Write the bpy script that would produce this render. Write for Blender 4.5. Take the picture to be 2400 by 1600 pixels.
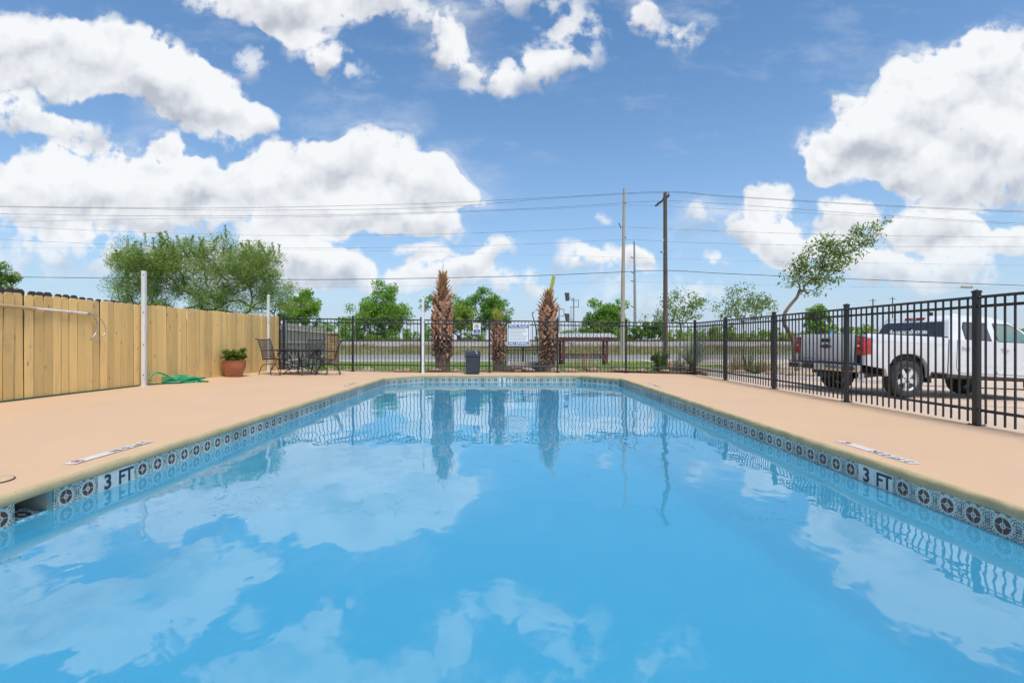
import bpy, bmesh, math, random
import numpy as np
from mathutils import Vector, Matrix, Euler

random.seed(7)
RNG = np.random.default_rng(7)
for o in list(bpy.data.objects):
    bpy.data.objects.remove(o)
scene = bpy.context.scene
COL = scene.collection
R = math.radians

# ------------------------------------------------------------------ camera
CAMZ = 1.03
FPX = 1140.0                      # focal length in pixels of the 2400 px wide photograph
CX, CY = 1183.0, 797.5            # vanishing point of the pool sides / horizon
cam_data = bpy.data.cameras.new('camera')
cam_data.sensor_width = 36.0
cam_data.lens = FPX / 2400.0 * 36.0
cam_data.shift_x = (1200.0 - CX) / 2400.0
cam_data.shift_y = (CY - 800.0) / 2400.0
cam_data.clip_start = 0.05
cam_data.clip_end = 5000.0
cam = bpy.data.objects.new('camera', cam_data)
cam.location = (0, 0, CAMZ)
cam.rotation_euler = (R(90), 0, 0)
COL.objects.link(cam)
scene.camera = cam


def W(px, py, d):
    """photo pixel + distance along the view axis -> world point"""
    return Vector(((px - CX) / FPX * d, d, CAMZ - (py - CY) / FPX * d))


def XW(px, d):
    return (px - CX) / FPX * d


def ZW(py, d):
    return CAMZ - (py - CY) / FPX * d


# ------------------------------------------------------------------ render settings, sky, sun
scene.view_settings.view_transform = 'Standard'
scene.view_settings.look = 'None'
scene.view_settings.gamma = 1.0
scene.view_settings.use_curve_mapping = False
scene.view_settings.exposure = 0.5
scene.cycles.max_bounces = 6
scene.cycles.use_adaptive_sampling = True
scene.cycles.adaptive_threshold = .03
scene.cycles.adaptive_min_samples = 12
scene.cycles.diffuse_bounces = 2
scene.cycles.glossy_bounces = 3
scene.cycles.transparent_max_bounces = 24
SUN_EL, SUN_AZ = R(62), R(160)    # azimuth measured clockwise from +Y (view direction)
SKY_STRENGTH = 0.085
SKY_TINT = (.74, 1.19, 1.46)

world = bpy.data.worlds.new('World')
scene.world = world
world.use_nodes = True


def pxdir(px, py):
    return Vector(((px - CX) / FPX, 1.0, (CY - py) / FPX)).normalized()


# clouds: centre, half size, tilt (degrees, clockwise in the photo), weight
CLOUDS = [
    (30, 100, 150, 80, 0, 1), (220, 105, 130, 75, 0, 1), (110, 185, 210, 50, 5, .9), (330, 160, 205, 92, 18, 1),
    (450, 225, 180, 75, 24, .95), (560, 275, 110, 40, 30, .85), (100, 285, 165, 52, 10, 1), 
    (590, 145, 84, 66, -10, .5), 
    (50, 420, 150, 80, 0, 1), (215, 415, 165, 82, 0, 1), (170, 480, 280, 80, 0, 1), (402, 338, 40, 46, 0, .9),
    (425, 425, 105, 80, 0, 1), (520, 435, 130, 75, 0, 1), (615, 415, 105, 68, 0, 1), (735, 390, 130, 80, 0, 1),
    (875, 390, 150, 85, 0, 1), (1000, 420, 120, 65, 12, 1), (1085, 445, 85, 42, 20, .95), (600, 490, 320, 75, 0, 1),
    (860, 500, 230, 70, 3, 1), (1000, 525, 100, 45, 8, .9), 
    (710, 600, 170, 62, 8, .8), (560, 640, 300, 70, 0, .75), (180, 600, 330, 70, 0, .55), (850, 650, 120, 50, 10, .6),
    (640, 0, 230, 62, 0, 1), (730, 30, 150, 62, 5, 1), (880, -5, 130, 62, -5, .9), (1090, 35, 130, 62, -20, .42),
    
    (720, 110, 88, 44, 35, .46), (800, 165, 110, 62, 42, .5),
    (1040, 92, 105, 60, 50, .46), (1110, 152, 110, 58, 25, .44), (1225, 178, 140, 54, -12, .50), (1325, 118, 125, 76, -22, .52),
    (1295, 12, 140, 70, 10, .45), 
    (1508, 28, 50, 66, -30, .42), (1560, 75, 115, 50, 32, .46), (1645, 60, 52, 50, 0, .42), 
    
    (2000, 345, 140, 85, -10, 1), (1930, 385, 62, 50, -10, .95), (2100, 260, 160, 105, -20, 1), (2230, 185, 170, 115, -15, 1),
    (2370, 170, 170, 115, 0, 1), (2250, 320, 230, 125, 0, 1), (2390, 380, 170, 115, 10, 1), (2100, 365, 170, 62, 12, 1),
    (2200, 430, 150, 56, 15, .9), (1950, 240, 52, 26, -15, .5), (2560, 260, 200, 150, 0, 1),
    (1790, 452, 52, 56, 0, .95), (1805, 525, 95, 75, 10, .95), (1850, 570, 90, 55, 15, .85), (1980, 522, 74, 66, 0, .95),
    (2170, 530, 150, 70, 5, 1), (2280, 562, 110, 42, 8, .9), (2395, 570, 80, 50, 0, .9), (2110, 642, 110, 50, 8, .8),
    (2250, 632, 110, 62, 8, .85), (1650, 505, 78, 54, 20, .55), (1950, 620, 200, 60, 0, .55),
    (1000, 602, 95, 26, 0, .6), (1125, 605, 90, 36, -28, .9), (1080, 655, 90, 45, -20, .85), (985, 655, 62, 45, -15, .8),
    (1340, 600, 70, 38, 28, .6), (1440, 622, 100, 48, 5, .66), (1515, 622, 58, 36, 10, .6), (1680, 622, 70, 30, 10, .52),
    (1430, 510, 42, 20, 0, .48), (1230, 660, 90, 46, 5, .75), (1560, 700, 240, 46, 0, .5), 
    
]


def build_world():
    nt = world.node_tree
    nt.nodes.clear()
    N = nt.nodes
    L = nt.links

    def put(sock, v):
        if isinstance(v, (int, float, tuple)):
            sock.default_value = v
        elif v is not None:
            L.new(v, sock)

    def mt(op, a, b=None, c=None, clamp=False):
        n = N.new('ShaderNodeMath'); n.operation = op; n.use_clamp = clamp
        for i, v in enumerate((a, b, c)):
            put(n.inputs[i], v)
        return n.outputs[0]

    def vm(op, a, b=None, c=None):
        n = N.new('ShaderNodeVectorMath'); n.operation = op
        for i, v in enumerate((a, b, c)):
            put(n.inputs[i], v)
        return n.outputs[1] if op in ('DOT_PRODUCT', 'LENGTH') else n.outputs[0]

    def rng(v, a, b, c=0., d=1., smooth=True):
        n = N.new('ShaderNodeMapRange')
        n.interpolation_type = 'SMOOTHSTEP' if smooth else 'LINEAR'
        n.inputs['From Min'].default_value = a; n.inputs['From Max'].default_value = b
        n.inputs['To Min'].default_value = c; n.inputs['To Max'].default_value = d
        L.new(v, n.inputs['Value'])
        return n.outputs[0]

    def noise(v, scale, detail, rough=.55):
        n = N.new('ShaderNodeTexNoise'); n.noise_dimensions = '2D'
        n.inputs['Scale'].default_value = scale; n.inputs['Detail'].default_value = detail
        n.inputs['Roughness'].default_value = rough
        L.new(v, n.inputs['Vector'])
        return n

    tc = N.new('ShaderNodeTexCoord')
    dirv = tc.outputs['Generated']
    sep = N.new('ShaderNodeSeparateXYZ'); L.new(dirv, sep.inputs[0])
    dx, dy, dz = sep.outputs
    sky = N.new('ShaderNodeTexSky'); sky.sky_type = 'NISHITA'
    sky.sun_disc = False
    sky.sun_elevation = SUN_EL
    sky.sun_rotation = SUN_AZ
    sky.altitude = 20; sky.air_density = 1.0; sky.dust_density = .6; sky.ozone_density = 1.0
    skyc = vm('MULTIPLY', sky.outputs[0], (SKY_STRENGTH * SKY_TINT[0], SKY_STRENGTH * SKY_TINT[1], SKY_STRENGTH * SKY_TINT[2]))

    # humid air: the blue pales towards the horizon
    hz = N.new('ShaderNodeMix'); hz.data_type = 'RGBA'
    L.new(mt('POWER', 2.718, mt('MULTIPLY', mt('MAXIMUM', dz, 0.0), -5.2)), hz.inputs[0])
    L.new(skyc, hz.inputs[6]); hz.inputs[7].default_value = (.40, .455, .55, 1)
    skyc = hz.outputs[2]
    # cloud sheet coordinates: direction projected on a vertical plane far to the north
    yc = mt('MAXIMUM', dy, .3)
    cmb = N.new('ShaderNodeCombineXYZ')
    L.new(mt('DIVIDE', dx, yc), cmb.inputs[0]); L.new(mt('DIVIDE', dz, yc), cmb.inputs[1])
    P = cmb.outputs[0]
    # uneven outlines: warp the sheet
    w1 = noise(P, 7.0, 3.0)
    wv = vm('SUBTRACT', w1.outputs['Color'], (.5, .5, .5))
    Q = vm('MULTIPLY_ADD', wv, (.12, .10, 0), P)
    rotated = {}
    S = None
    for (cx, cy, rx, ry, rot, wgt) in CLOUDS:
        q = int(round(rot / 15.0)) * 15
        if q not in rotated:
            if q == 0:
                rotated[q] = Q
            else:
                a = R(q)
                k = N.new('ShaderNodeCombineXYZ')
                # photo y runs down, sheet v runs up
                L.new(vm('DOT_PRODUCT', Q, (math.cos(a), -math.sin(a), 0)), k.inputs[0])
                L.new(vm('DOT_PRODUCT', Q, (math.sin(a), math.cos(a), 0)), k.inputs[1])
                rotated[q] = k.outputs[0]
        a = R(q)
        u, v = (cx - CX) / FPX, (CY - cy) / FPX
        ur, vr = u * math.cos(a) - v * math.sin(a), u * math.sin(a) + v * math.cos(a)
        sx, sy = FPX / (rx * 1.13), FPX / (ry * 1.13)
        # x, y: place inside the heap, z: its weight; f falls from 1 in the middle to 0 at the rim
        p = vm('MULTIPLY_ADD', rotated[q], (sx, sy, 0.), (-ur * sx, -vr * sy, wgt))
        f = mt('MAXIMUM', mt('SUBTRACT', 1.0 + wgt * wgt, vm('DOT_PRODUCT', p, p)), 0.0)
        sc = N.new('ShaderNodeVectorMath'); sc.operation = 'SCALE'
        L.new(p, sc.inputs[0]); L.new(f, sc.inputs['Scale'])
        S = sc.outputs[0] if S is None else vm('ADD', sc.outputs[0], S)
    # the same broken cumulus goes on beyond what the photograph shows
    ns = noise(P, 2.4, 2.0)
    gen = rng(ns.outputs['Fac'], .46, .66, 0., .85)
    sepP = N.new('ShaderNodeSeparateXYZ'); L.new(P, sepP.inputs[0])
    beyond = mt('MAXIMUM', rng(mt('ABSOLUTE', sepP.outputs[0]), 1.15, 1.4), rng(sepP.outputs[1], .74, .95))
    beyond = mt('MAXIMUM', beyond, rng(dy, .45, .3))
    sepS = N.new('ShaderNodeSeparateXYZ'); L.new(S, sepS.inputs[0])
    C = mt('MULTIPLY_ADD', gen, beyond, sepS.outputs[2])
    C = mt('MINIMUM', C, 1.0)

    def relief(v):
        vo = N.new('ShaderNodeTexVoronoi'); vo.voronoi_dimensions = '2D'; vo.feature = 'F1'
        vo.inputs['Scale'].default_value = 13.0
        vo.inputs['Detail'].default_value = 3.0; vo.inputs['Roughness'].default_value = .6; vo.inputs['Lacunarity'].default_value = 2.2
        vo.normalize = True
        L.new(v, vo.inputs['Vector'])
        return mt('MULTIPLY_ADD', vo.outputs['Distance'], -1.15, .41)
    Q2 = vm('MULTIPLY_ADD', wv, (.03, .03, 0), P)
    b0 = relief(Q2)
    n0 = noise(Q2, 9.0, 3.5, .5)
    n1 = noise(vm('ADD', Q2, (.006, -.026, 0.)), 9.0, 3.5, .5)
    dn = mt('SUBTRACT', n0.outputs['Fac'], n1.outputs['Fac'])
    fb = noise(P, 22.0, 6.0, .54)
    f0 = mt('MULTIPLY_ADD', fb.outputs['Fac'], 1.25, -.625)
    f0 = mt('MULTIPLY', f0, rng(C, .3, 1.0, 1.15, .85))
    D = mt('SUBTRACT', mt('ADD', mt('MULTIPLY_ADD', b0, rng(C, .25, .85, .2, 1.), C), f0), .40)
    D = mt('ADD', D, rng(C, .15, .85, .17, 0.))      # thin cloud drawn out instead of cut off
    mask = mt('MULTIPLY', rng(D, -.04, .34), rng(C, .02, .70, .0, 1.))
    low = mt('DIVIDE', sepS.outputs[1], mt('ADD', C, .15))      # >0 towards the top of the clouds
    lit = mt('MULTIPLY_ADD', dn, 1.6, mt('MULTIPLY_ADD', low, .8, .70))
    lit = mt('MULTIPLY_ADD', b0, .6, lit)
    lit = mt('MULTIPLY_ADD', rng(D, .25, 1.05), -.17, lit)
    ramp = N.new('ShaderNodeValToRGB')
    e = ramp.color_ramp.elements
    e[0].position = 0.0; e[0].color = (.36, .385, .435, 1)
    e[1].position = .85; e[1].color = (.67, .68, .69, 1)
    k = e.new(.45); k.color = (.555, .57, .60, 1)
    L.new(lit, ramp.inputs[0])
    # aerial haze swallows the clouds towards the horizon
    haze = rng(dz, .0, .17, .35, .97)
    # thin veils drawn out between the heaps
    vp = vm('MULTIPLY', Q2, (1.0, 2.4, 0.))
    veil = mt('MULTIPLY', rng(noise(vp, 3.2, 6.0, .62).outputs['Fac'], .47, .78, 0., .55), rng(C, -.15, .35, .25, 1.))
    mask = mt('MAXIMUM', mask, veil)
    fac = mt('MULTIPLY', mt('MULTIPLY', mask, haze), rng(dz, -.01, .0))
    mix = N.new('ShaderNodeMix'); mix.data_type = 'RGBA'
    L.new(fac, mix.inputs[0]); L.new(skyc, mix.inputs[6]); L.new(ramp.outputs[0], mix.inputs[7])
    bg = N.new('ShaderNodeBackground'); bg.inputs['Strength'].default_value = 1.0
    L.new(mix.outputs[2], bg.inputs['Color'])
    out = N.new('ShaderNodeOutputWorld')
    L.new(bg.outputs[0], out.inputs['Surface'])
    world.cycles.sampling_method = 'MANUAL'
    world.cycles.sample_map_resolution = 256


build_world()

sun_data = bpy.data.lights.new('sun', 'SUN')
sun_data.energy = 2.6
sun_data.angle = R(14)
sun_data.color = (1.0, .95, .87)
sun = bpy.data.objects.new('sun', sun_data)
COL.objects.link(sun)
sun_dir = Vector((math.sin(SUN_AZ) * math.cos(SUN_EL), math.cos(SUN_AZ) * math.cos(SUN_EL), math.sin(SUN_EL)))
sun.rotation_euler = (-sun_dir).to_track_quat('-Z', 'Y').to_euler()
sun.location = (6, -8, 20)

# ------------------------------------------------------------------ helpers
def link(o, parent=None):
    COL.objects.link(o)
    if parent is not None:
        o.parent = parent
    return o


def tag(o, label, cat, group=None):
    o['label'] = label
    o['category'] = cat
    if group:
        o['group'] = group
    return o


def thing(name, label, cat, loc=(0, 0, 0), rz=0.0, group=None):
    o = bpy.data.objects.new(name, None)
    o.empty_display_size = .2
    o.location = loc
    o.rotation_euler = (0, 0, rz)
    COL.objects.link(o)
    return tag(o, label, cat, group)


def structure(o):
    o['kind'] = 'structure'
    return o


def stuff(o):
    o['kind'] = 'stuff'
    return o


class MB:
    """collects simple solids into one mesh"""
    def __init__(s):
        s.v = []
        s.f = []

    def add(s, vs, fs):
        n = len(s.v)
        s.v += [tuple(v) for v in vs]
        s.f += [tuple(i + n for i in f) for f in fs]
        return s

    def box(s, c, size, rz=0.0, m=None):
        hx, hy, hz = size[0] / 2, size[1] / 2, size[2] / 2
        vs = [Vector((x, y, z)) for x in (-hx, hx) for y in (-hy, hy) for z in (-hz, hz)]
        if m is None:
            m = Matrix.Rotation(rz, 3, 'Z')
        vs = [m @ v + Vector(c) for v in vs]
        return s.add(vs, [(0, 1, 3, 2), (4, 6, 7, 5), (0, 4, 5, 1), (2, 3, 7, 6), (0, 2, 6, 4), (1, 5, 7, 3)])

    def span(s, a, b):
        c = [(a[i] + b[i]) / 2 for i in range(3)]
        return s.box(c, [abs(b[i] - a[i]) for i in range(3)])

    def prism(s, poly, axis, a, b):
        """poly of 2D points extruded along axis from a to b; axis 'y': points are (x,z), 'x': (y,z), 'z': (x,y)"""
        def P(p, t):
            return {'y': (p[0], t, p[1]), 'x': (t, p[0], p[1]), 'z': (p[0], p[1], t)}[axis]
        n = len(poly)
        vs = [P(p, a) for p in poly] + [P(p, b) for p in poly]
        fs = [tuple(range(n))[::-1], tuple(range(n, 2 * n))] + [(i, (i + 1) % n, n + (i + 1) % n, n + i) for i in range(n)]
        return s.add(vs, fs)

    def tube(s, path, r, n=8, cap=True, closed=False):
        path = [Vector(p) for p in path]
        k = len(path)
        rs = r if isinstance(r, (list, tuple)) else [r] * k
        up = None
        rings = []
        for i, p in enumerate(path):
            if closed:
                t = path[(i + 1) % k] - path[i - 1]
            else:
                t = path[min(i + 1, k - 1)] - path[max(i - 1, 0)]
            if t.length < 1e-9:
                t = Vector((0, 0, 1))
            t.normalize()
            if up is None:
                up = Vector((0, 0, 1)) if abs(t.z) < .9 else Vector((1, 0, 0))
            x = (up - t * up.dot(t))
            if x.length < 1e-6:
                x = t.orthogonal()
            x.normalize()
            up = x
            y = t.cross(x)
            rings.append([p + (x * math.cos(a) + y * math.sin(a)) * rs[i] for a in [2 * math.pi * j / n for j in range(n)]])
        base = len(s.v)
        for ring in rings:
            s.v += [tuple(q) for q in ring]
        for i in range(k if closed else k - 1):
            i2 = (i + 1) % k
            for j in range(n):
                s.f.append((base + i * n + j, base + i * n + (j + 1) % n, base + i2 * n + (j + 1) % n, base + i2 * n + j))
        if cap and not closed:
            s.f.append(tuple(base + j for j in range(n))[::-1])
            s.f.append(tuple(base + (k - 1) * n + j for j in range(n)))
        return s

    def lathe(s, prof, c=(0, 0, 0), n=24, cap=True):
        base = len(s.v)
        for (r, z) in prof:
            for j in range(n):
                a = 2 * math.pi * j / n
                s.v.append((c[0] + r * math.cos(a), c[1] + r * math.sin(a), c[2] + z))
        for i in range(len(prof) - 1):
            for j in range(n):
                s.f.append((base + i * n + j, base + i * n + (j + 1) % n, base + (i + 1) * n + (j + 1) % n, base + (i + 1) * n + j))
        if cap:
            s.f.append(tuple(base + j for j in range(n))[::-1])
            s.f.append(tuple(base + (len(prof) - 1) * n + j for j in range(n)))
        return s

    def mesh(s, name, mat=None, smooth=False, bevel=0.0, segs=1):
        me = bpy.data.meshes.new(name)
        me.from_pydata(s.v, [], s.f)
        if bevel > 0:
            bm = bmesh.new(); bm.from_mesh(me)
            bmesh.ops.remove_doubles(bm, verts=bm.verts, dist=1e-5)
            es = [e for e in bm.edges if len(e.link_faces) == 2 and e.calc_face_angle(0) > .6]
            bmesh.ops.bevel(bm, geom=es, offset=bevel, segments=segs, affect='EDGES', profile=.5)
            bm.to_mesh(me); bm.free()
        else:
            bm = bmesh.new(); bm.from_mesh(me)
            bmesh.ops.recalc_face_normals(bm, faces=bm.faces)
            bm.to_mesh(me); bm.free()
        if smooth:
            me.polygons.foreach_set('use_smooth', [True] * len(me.polygons))
            try:
                me.set_sharp_from_angle(angle=R(42))
            except Exception:
                pass
        if mat is not None:
            me.materials.append(mat)
        return me

    def build(s, name, mat=None, parent=None, smooth=False, bevel=0.0, segs=1, loc=None, rot=None):
        o = bpy.data.objects.new(name, s.mesh(name, mat, smooth, bevel, segs))
        if loc is not None:
            o.location = loc
        if rot is not None:
            o.rotation_euler = rot
        return link(o, parent)


def np_mesh(name, V, F, mat=None, smooth=False):
    """fast mesh from numpy arrays of vertices and equal-sized faces"""
    V = np.asarray(V, dtype=np.float32); F = np.asarray(F, dtype=np.int32)
    me = bpy.data.meshes.new(name)
    me.vertices.add(len(V)); me.vertices.foreach_set('co', V.ravel())
    k = F.shape[1]
    me.loops.add(F.size); me.loops.foreach_set('vertex_index', F.ravel())
    me.polygons.add(len(F))
    me.polygons.foreach_set('loop_start', np.arange(0, F.size, k, dtype=np.int32))
    me.polygons.foreach_set('loop_total', np.full(len(F), k, dtype=np.int32))
    if smooth:
        me.polygons.foreach_set('use_smooth', np.ones(len(F), dtype=bool))
    me.update(calc_edges=True)
    me.validate()
    if mat is not None:
        me.materials.append(mat)
    return me


def obj(name, me, parent=None, loc=None, rot=None):
    o = bpy.data.objects.new(name, me)
    if loc is not None:
        o.location = loc
    if rot is not None:
        o.rotation_euler = rot
    return link(o, parent)


def copy_tree(o, parent=None):
    c = o.copy()
    COL.objects.link(c)
    c.parent = parent
    for ch in o.children:
        copy_tree(ch, c)
    return c


def text_mesh(name, s, size, mat, extrude=.0006, bold=0.0, shear=0.0, align='CENTER', space=1.0, width=None, kind=True):
    cu = bpy.data.curves.new(name, 'FONT')
    cu.body = s
    cu.size = size
    cu.extrude = extrude
    cu.offset = bold
    cu.shear = shear
    cu.space_character = space
    cu.align_x = align
    cu.align_y = 'CENTER'
    cu.resolution_u = 4
    t = bpy.data.objects.new('tmp_text', cu)
    COL.objects.link(t)
    dg = bpy.context.evaluated_depsgraph_get()
    me = bpy.data.meshes.new_from_object(t.evaluated_get(dg))
    me.name = name
    bpy.data.objects.remove(t)
    me.materials.clear()
    me.materials.append(mat)
    if width:
        xs_ = [v.co.x for v in me.vertices]
        k = width / (max(xs_) - min(xs_))
        for v in me.vertices:
            v.co.x *= k
    return me


# ------------------------------------------------------------------ materials
MATS = {}


def mat(name, color, rough=.6, metal=0.0, var=0.0, vscale=6.0, bump=0.0, bscale=60.0, spec=.5, stretch=None,
        color2=None, detail=5.0, lo=.35, hi=.65, alpha=1.0, coat=0.0, coords='Object', island=0.0):
    if name in MATS:
        return MATS[name]
    m = bpy.data.materials.new(name)
    m.use_nodes = True
    nt = m.node_tree
    p = nt.nodes['Principled BSDF']
    p.inputs['Roughness'].default_value = rough
    p.inputs['Metallic'].default_value = metal
    p.inputs['Specular IOR Level'].default_value = spec
    p.inputs['Coat Weight'].default_value = coat
    p.inputs['Coat Roughness'].default_value = .06
    p.inputs['Alpha'].default_value = alpha
    c = (*color, 1)
    p.inputs['Base Color'].default_value = c
    tc = nt.nodes.new('ShaderNodeTexCoord')
    vec = tc.outputs[coords]
    if stretch:
        mp = nt.nodes.new('ShaderNodeMapping')
        mp.inputs['Scale'].default_value = stretch
        nt.links.new(vec, mp.inputs[0]); vec = mp.outputs[0]
    if var > 0 or color2:
        nz = nt.nodes.new('ShaderNodeTexNoise')
        nz.inputs['Scale'].default_value = vscale
        nz.inputs['Detail'].default_value = detail
        nz.inputs['Roughness'].default_value = .6
        nt.links.new(vec, nz.inputs['Vector'])
        mr = nt.nodes.new('ShaderNodeMapRange')
        mr.inputs['From Min'].default_value = lo; mr.inputs['From Max'].default_value = hi
        nt.links.new(nz.outputs['Fac'], mr.inputs['Value'])
        mx = nt.nodes.new('ShaderNodeMix'); mx.data_type = 'RGBA'
        c2 = color2 if color2 else tuple(x * (1 - var) for x in color)
        mx.inputs[6].default_value = c
        mx.inputs[7].default_value = (*c2, 1)
        nt.links.new(mr.outputs[0], mx.inputs[0])
        outc = mx.outputs[2]
        if island > 0:
            ge = nt.nodes.new('ShaderNodeNewGeometry')
            ob = nt.nodes.new('ShaderNodeObjectInfo')
            ad = nt.nodes.new('ShaderNodeMath'); ad.operation = 'ADD'
            nt.links.new(ge.outputs['Random Per Island'], ad.inputs[0]); nt.links.new(ob.outputs['Random'], ad.inputs[1])
            fr = nt.nodes.new('ShaderNodeMath'); fr.operation = 'FRACT'; nt.links.new(ad.outputs[0], fr.inputs[0])
            mr2 = nt.nodes.new('ShaderNodeMapRange')
            mr2.inputs['To Min'].default_value = 1 - island; mr2.inputs['To Max'].default_value = 1 + island
            nt.links.new(fr.outputs[0], mr2.inputs['Value'])
            hsv = nt.nodes.new('ShaderNodeHueSaturation')
            nt.links.new(mr2.outputs[0], hsv.inputs['Value']); nt.links.new(outc, hsv.inputs['Color'])
            outc = hsv.outputs[0]
        nt.links.new(outc, p.inputs['Base Color'])
    if bump > 0:
        nb = nt.nodes.new('ShaderNodeTexNoise')
        nb.inputs['Scale'].default_value = bscale
        nb.inputs['Detail'].default_value = 4.0
        nt.links.new(vec, nb.inputs['Vector'])
        bp = nt.nodes.new('ShaderNodeBump')
        bp.inputs['Strength'].default_value = bump
        bp.inputs['Distance'].default_value = .01
        nt.links.new(nb.outputs['Fac'], bp.inputs['Height'])
        nt.links.new(bp.outputs[0], p.inputs['Normal'])
    MATS[name] = m
    return m


def leaf_mat(name, c1, c2, trans=.35, rough=.5):
    if name in MATS:
        return MATS[name]
    m = bpy.data.materials.new(name)
    m.use_nodes = True
    nt = m.node_tree
    p = nt.nodes['Principled BSDF']
    p.inputs['Roughness'].default_value = rough
    p.inputs['Specular IOR Level'].default_value = .35
    ge = nt.nodes.new('ShaderNodeNewGeometry')
    mx = nt.nodes.new('ShaderNodeMix'); mx.data_type = 'RGBA'
    mx.inputs[6].default_value = (*c1, 1); mx.inputs[7].default_value = (*c2, 1)
    nt.links.new(ge.outputs['Random Per Island'], mx.inputs[0])
    nt.links.new(mx.outputs[2], p.inputs['Base Color'])
    tr = nt.nodes.new('ShaderNodeBsdfTranslucent')
    hs = nt.nodes.new('ShaderNodeHueSaturation'); hs.inputs['Value'].default_value = 1.5; hs.inputs['Saturation'].default_value = 1.1
    nt.links.new(mx.outputs[2], hs.inputs['Color']); nt.links.new(hs.outputs[0], tr.inputs['Color'])
    ms = nt.nodes.new('ShaderNodeMixShader'); ms.inputs[0].default_value = trans
    nt.links.new(p.outputs[0], ms.inputs[1]); nt.links.new(tr.outputs[0], ms.inputs[2])
    nt.links.new(ms.outputs[0], nt.nodes['Material Output'].inputs['Surface'])
    MATS[name] = m
    return m


M_IRON = mat('black_iron', (.022, .023, .027), rough=.38, var=.35, vscale=3, spec=.5)
M_WHITEPOST = mat('white_painted_metal', (.70, .69, .67), rough=.45, var=.12, vscale=3, stretch=(3, 3, .4))
M_DARK = mat('dark_rubber', (.018, .018, .02), rough=.7)
M_BOLT = mat('galvanised_steel', (.55, .56, .57), rough=.35, metal=.9, var=.2, vscale=14)
M_WHITE = mat('white_enamel', (.78, .78, .77), rough=.35)
M_BLUE = mat('sign_blue', (.012, .045, .24), rough=.4)
M_RED = mat('sign_red', (.42, .045, .05), rough=.4)
M_BLACKPRINT = mat('black_print', (.03, .03, .035), rough=.5)
M_GREYPRINT = mat('grey_print', (.30, .31, .34), rough=.5)

# ------------------------------------------------------------------ levels
POOL_L, POOL_R = -3.33, 3.18
POOL_N, POOL_F = .75, 14.5
WATER_Z = -.215
FENCE_Y = 15.1           # iron fence beyond the pool
FENCE_X = 5.90           # iron fence along the parking side
PITCH = .1945


def smooth01(t):
    t = max(0.0, min(1.0, t))
    return t * t * (3 - 2 * t)


def lerp(a, b, t):
    return a + (b - a) * t


def deckz(x, y):
    if x < POOL_L:
        z = .13 * min(1.0, (POOL_L - x) / (7.0 + POOL_L))
    elif x > POOL_R:
        z = -.03 * min(1.0, (x - POOL_R) / 2.7)
    else:
        z = 0.0
    lift = .034 * smooth01((y - 14.45) / .7)
    if x < POOL_L:
        lift *= max(0.0, 1 - (POOL_L - x) / 3.0)
    elif x > POOL_R:
        lift *= max(0.0, 1 - (x - POOL_R) / 2.6)
    return z + lift


FARPROF = [(-100, -.3), (12, -.02), (15.2, .02), (18, -.07), (22, -.10), (27, -.36), (33, -.70), (42, -.85), (62.5, -.88), (66, -.86),
           (74, -.35), (79, -.02), (82.0, .55), (84, .74), (88.5, .74), (92, .1), (100, -.2), (5000, -.2)]


def farz(y):
    for (a, za), (b, zb) in zip(FARPROF[:-1], FARPROF[1:]):
        if a <= y <= b:
            return lerp(za, zb, (y - a) / (b - a))
    return -.2


def lotz(x):
    return max(-.55, -.085 - .045 * (x - 6.05))


def gz(x, y):
    """natural ground level outside the deck"""
    f = farz(y)
    k = smooth01((x - 5.9) / 1.2) if y > 15.45 else (1.0 if x > 5.95 else 0.0)
    side = lerp(lotz(x), f, smooth01((y - 17.0) / 12.0))
    return lerp(f, side, k)


def sheet(name, xs, ys, zf, m, skip=None, dz=0.0):
    vs, idx, fs = [], {}, []
    for j, y in enumerate(ys):
        for i, x in enumerate(xs):
            idx[i, j] = len(vs)
            vs.append((x, y, zf(x, y) + dz))
    for j in range(len(ys) - 1):
        for i in range(len(xs) - 1):
            if skip and skip((xs[i] + xs[i + 1]) / 2, (ys[j] + ys[j + 1]) / 2):
                continue
            fs.append((idx[i, j], idx[i + 1, j], idx[i + 1, j + 1], idx[i, j + 1]))
    me = np_mesh(name, vs, fs, m, smooth=True)
    return structure(obj(name, me))


def frange(a, b, n):
    return [a + (b - a) * i / n for i in range(n + 1)]


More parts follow.
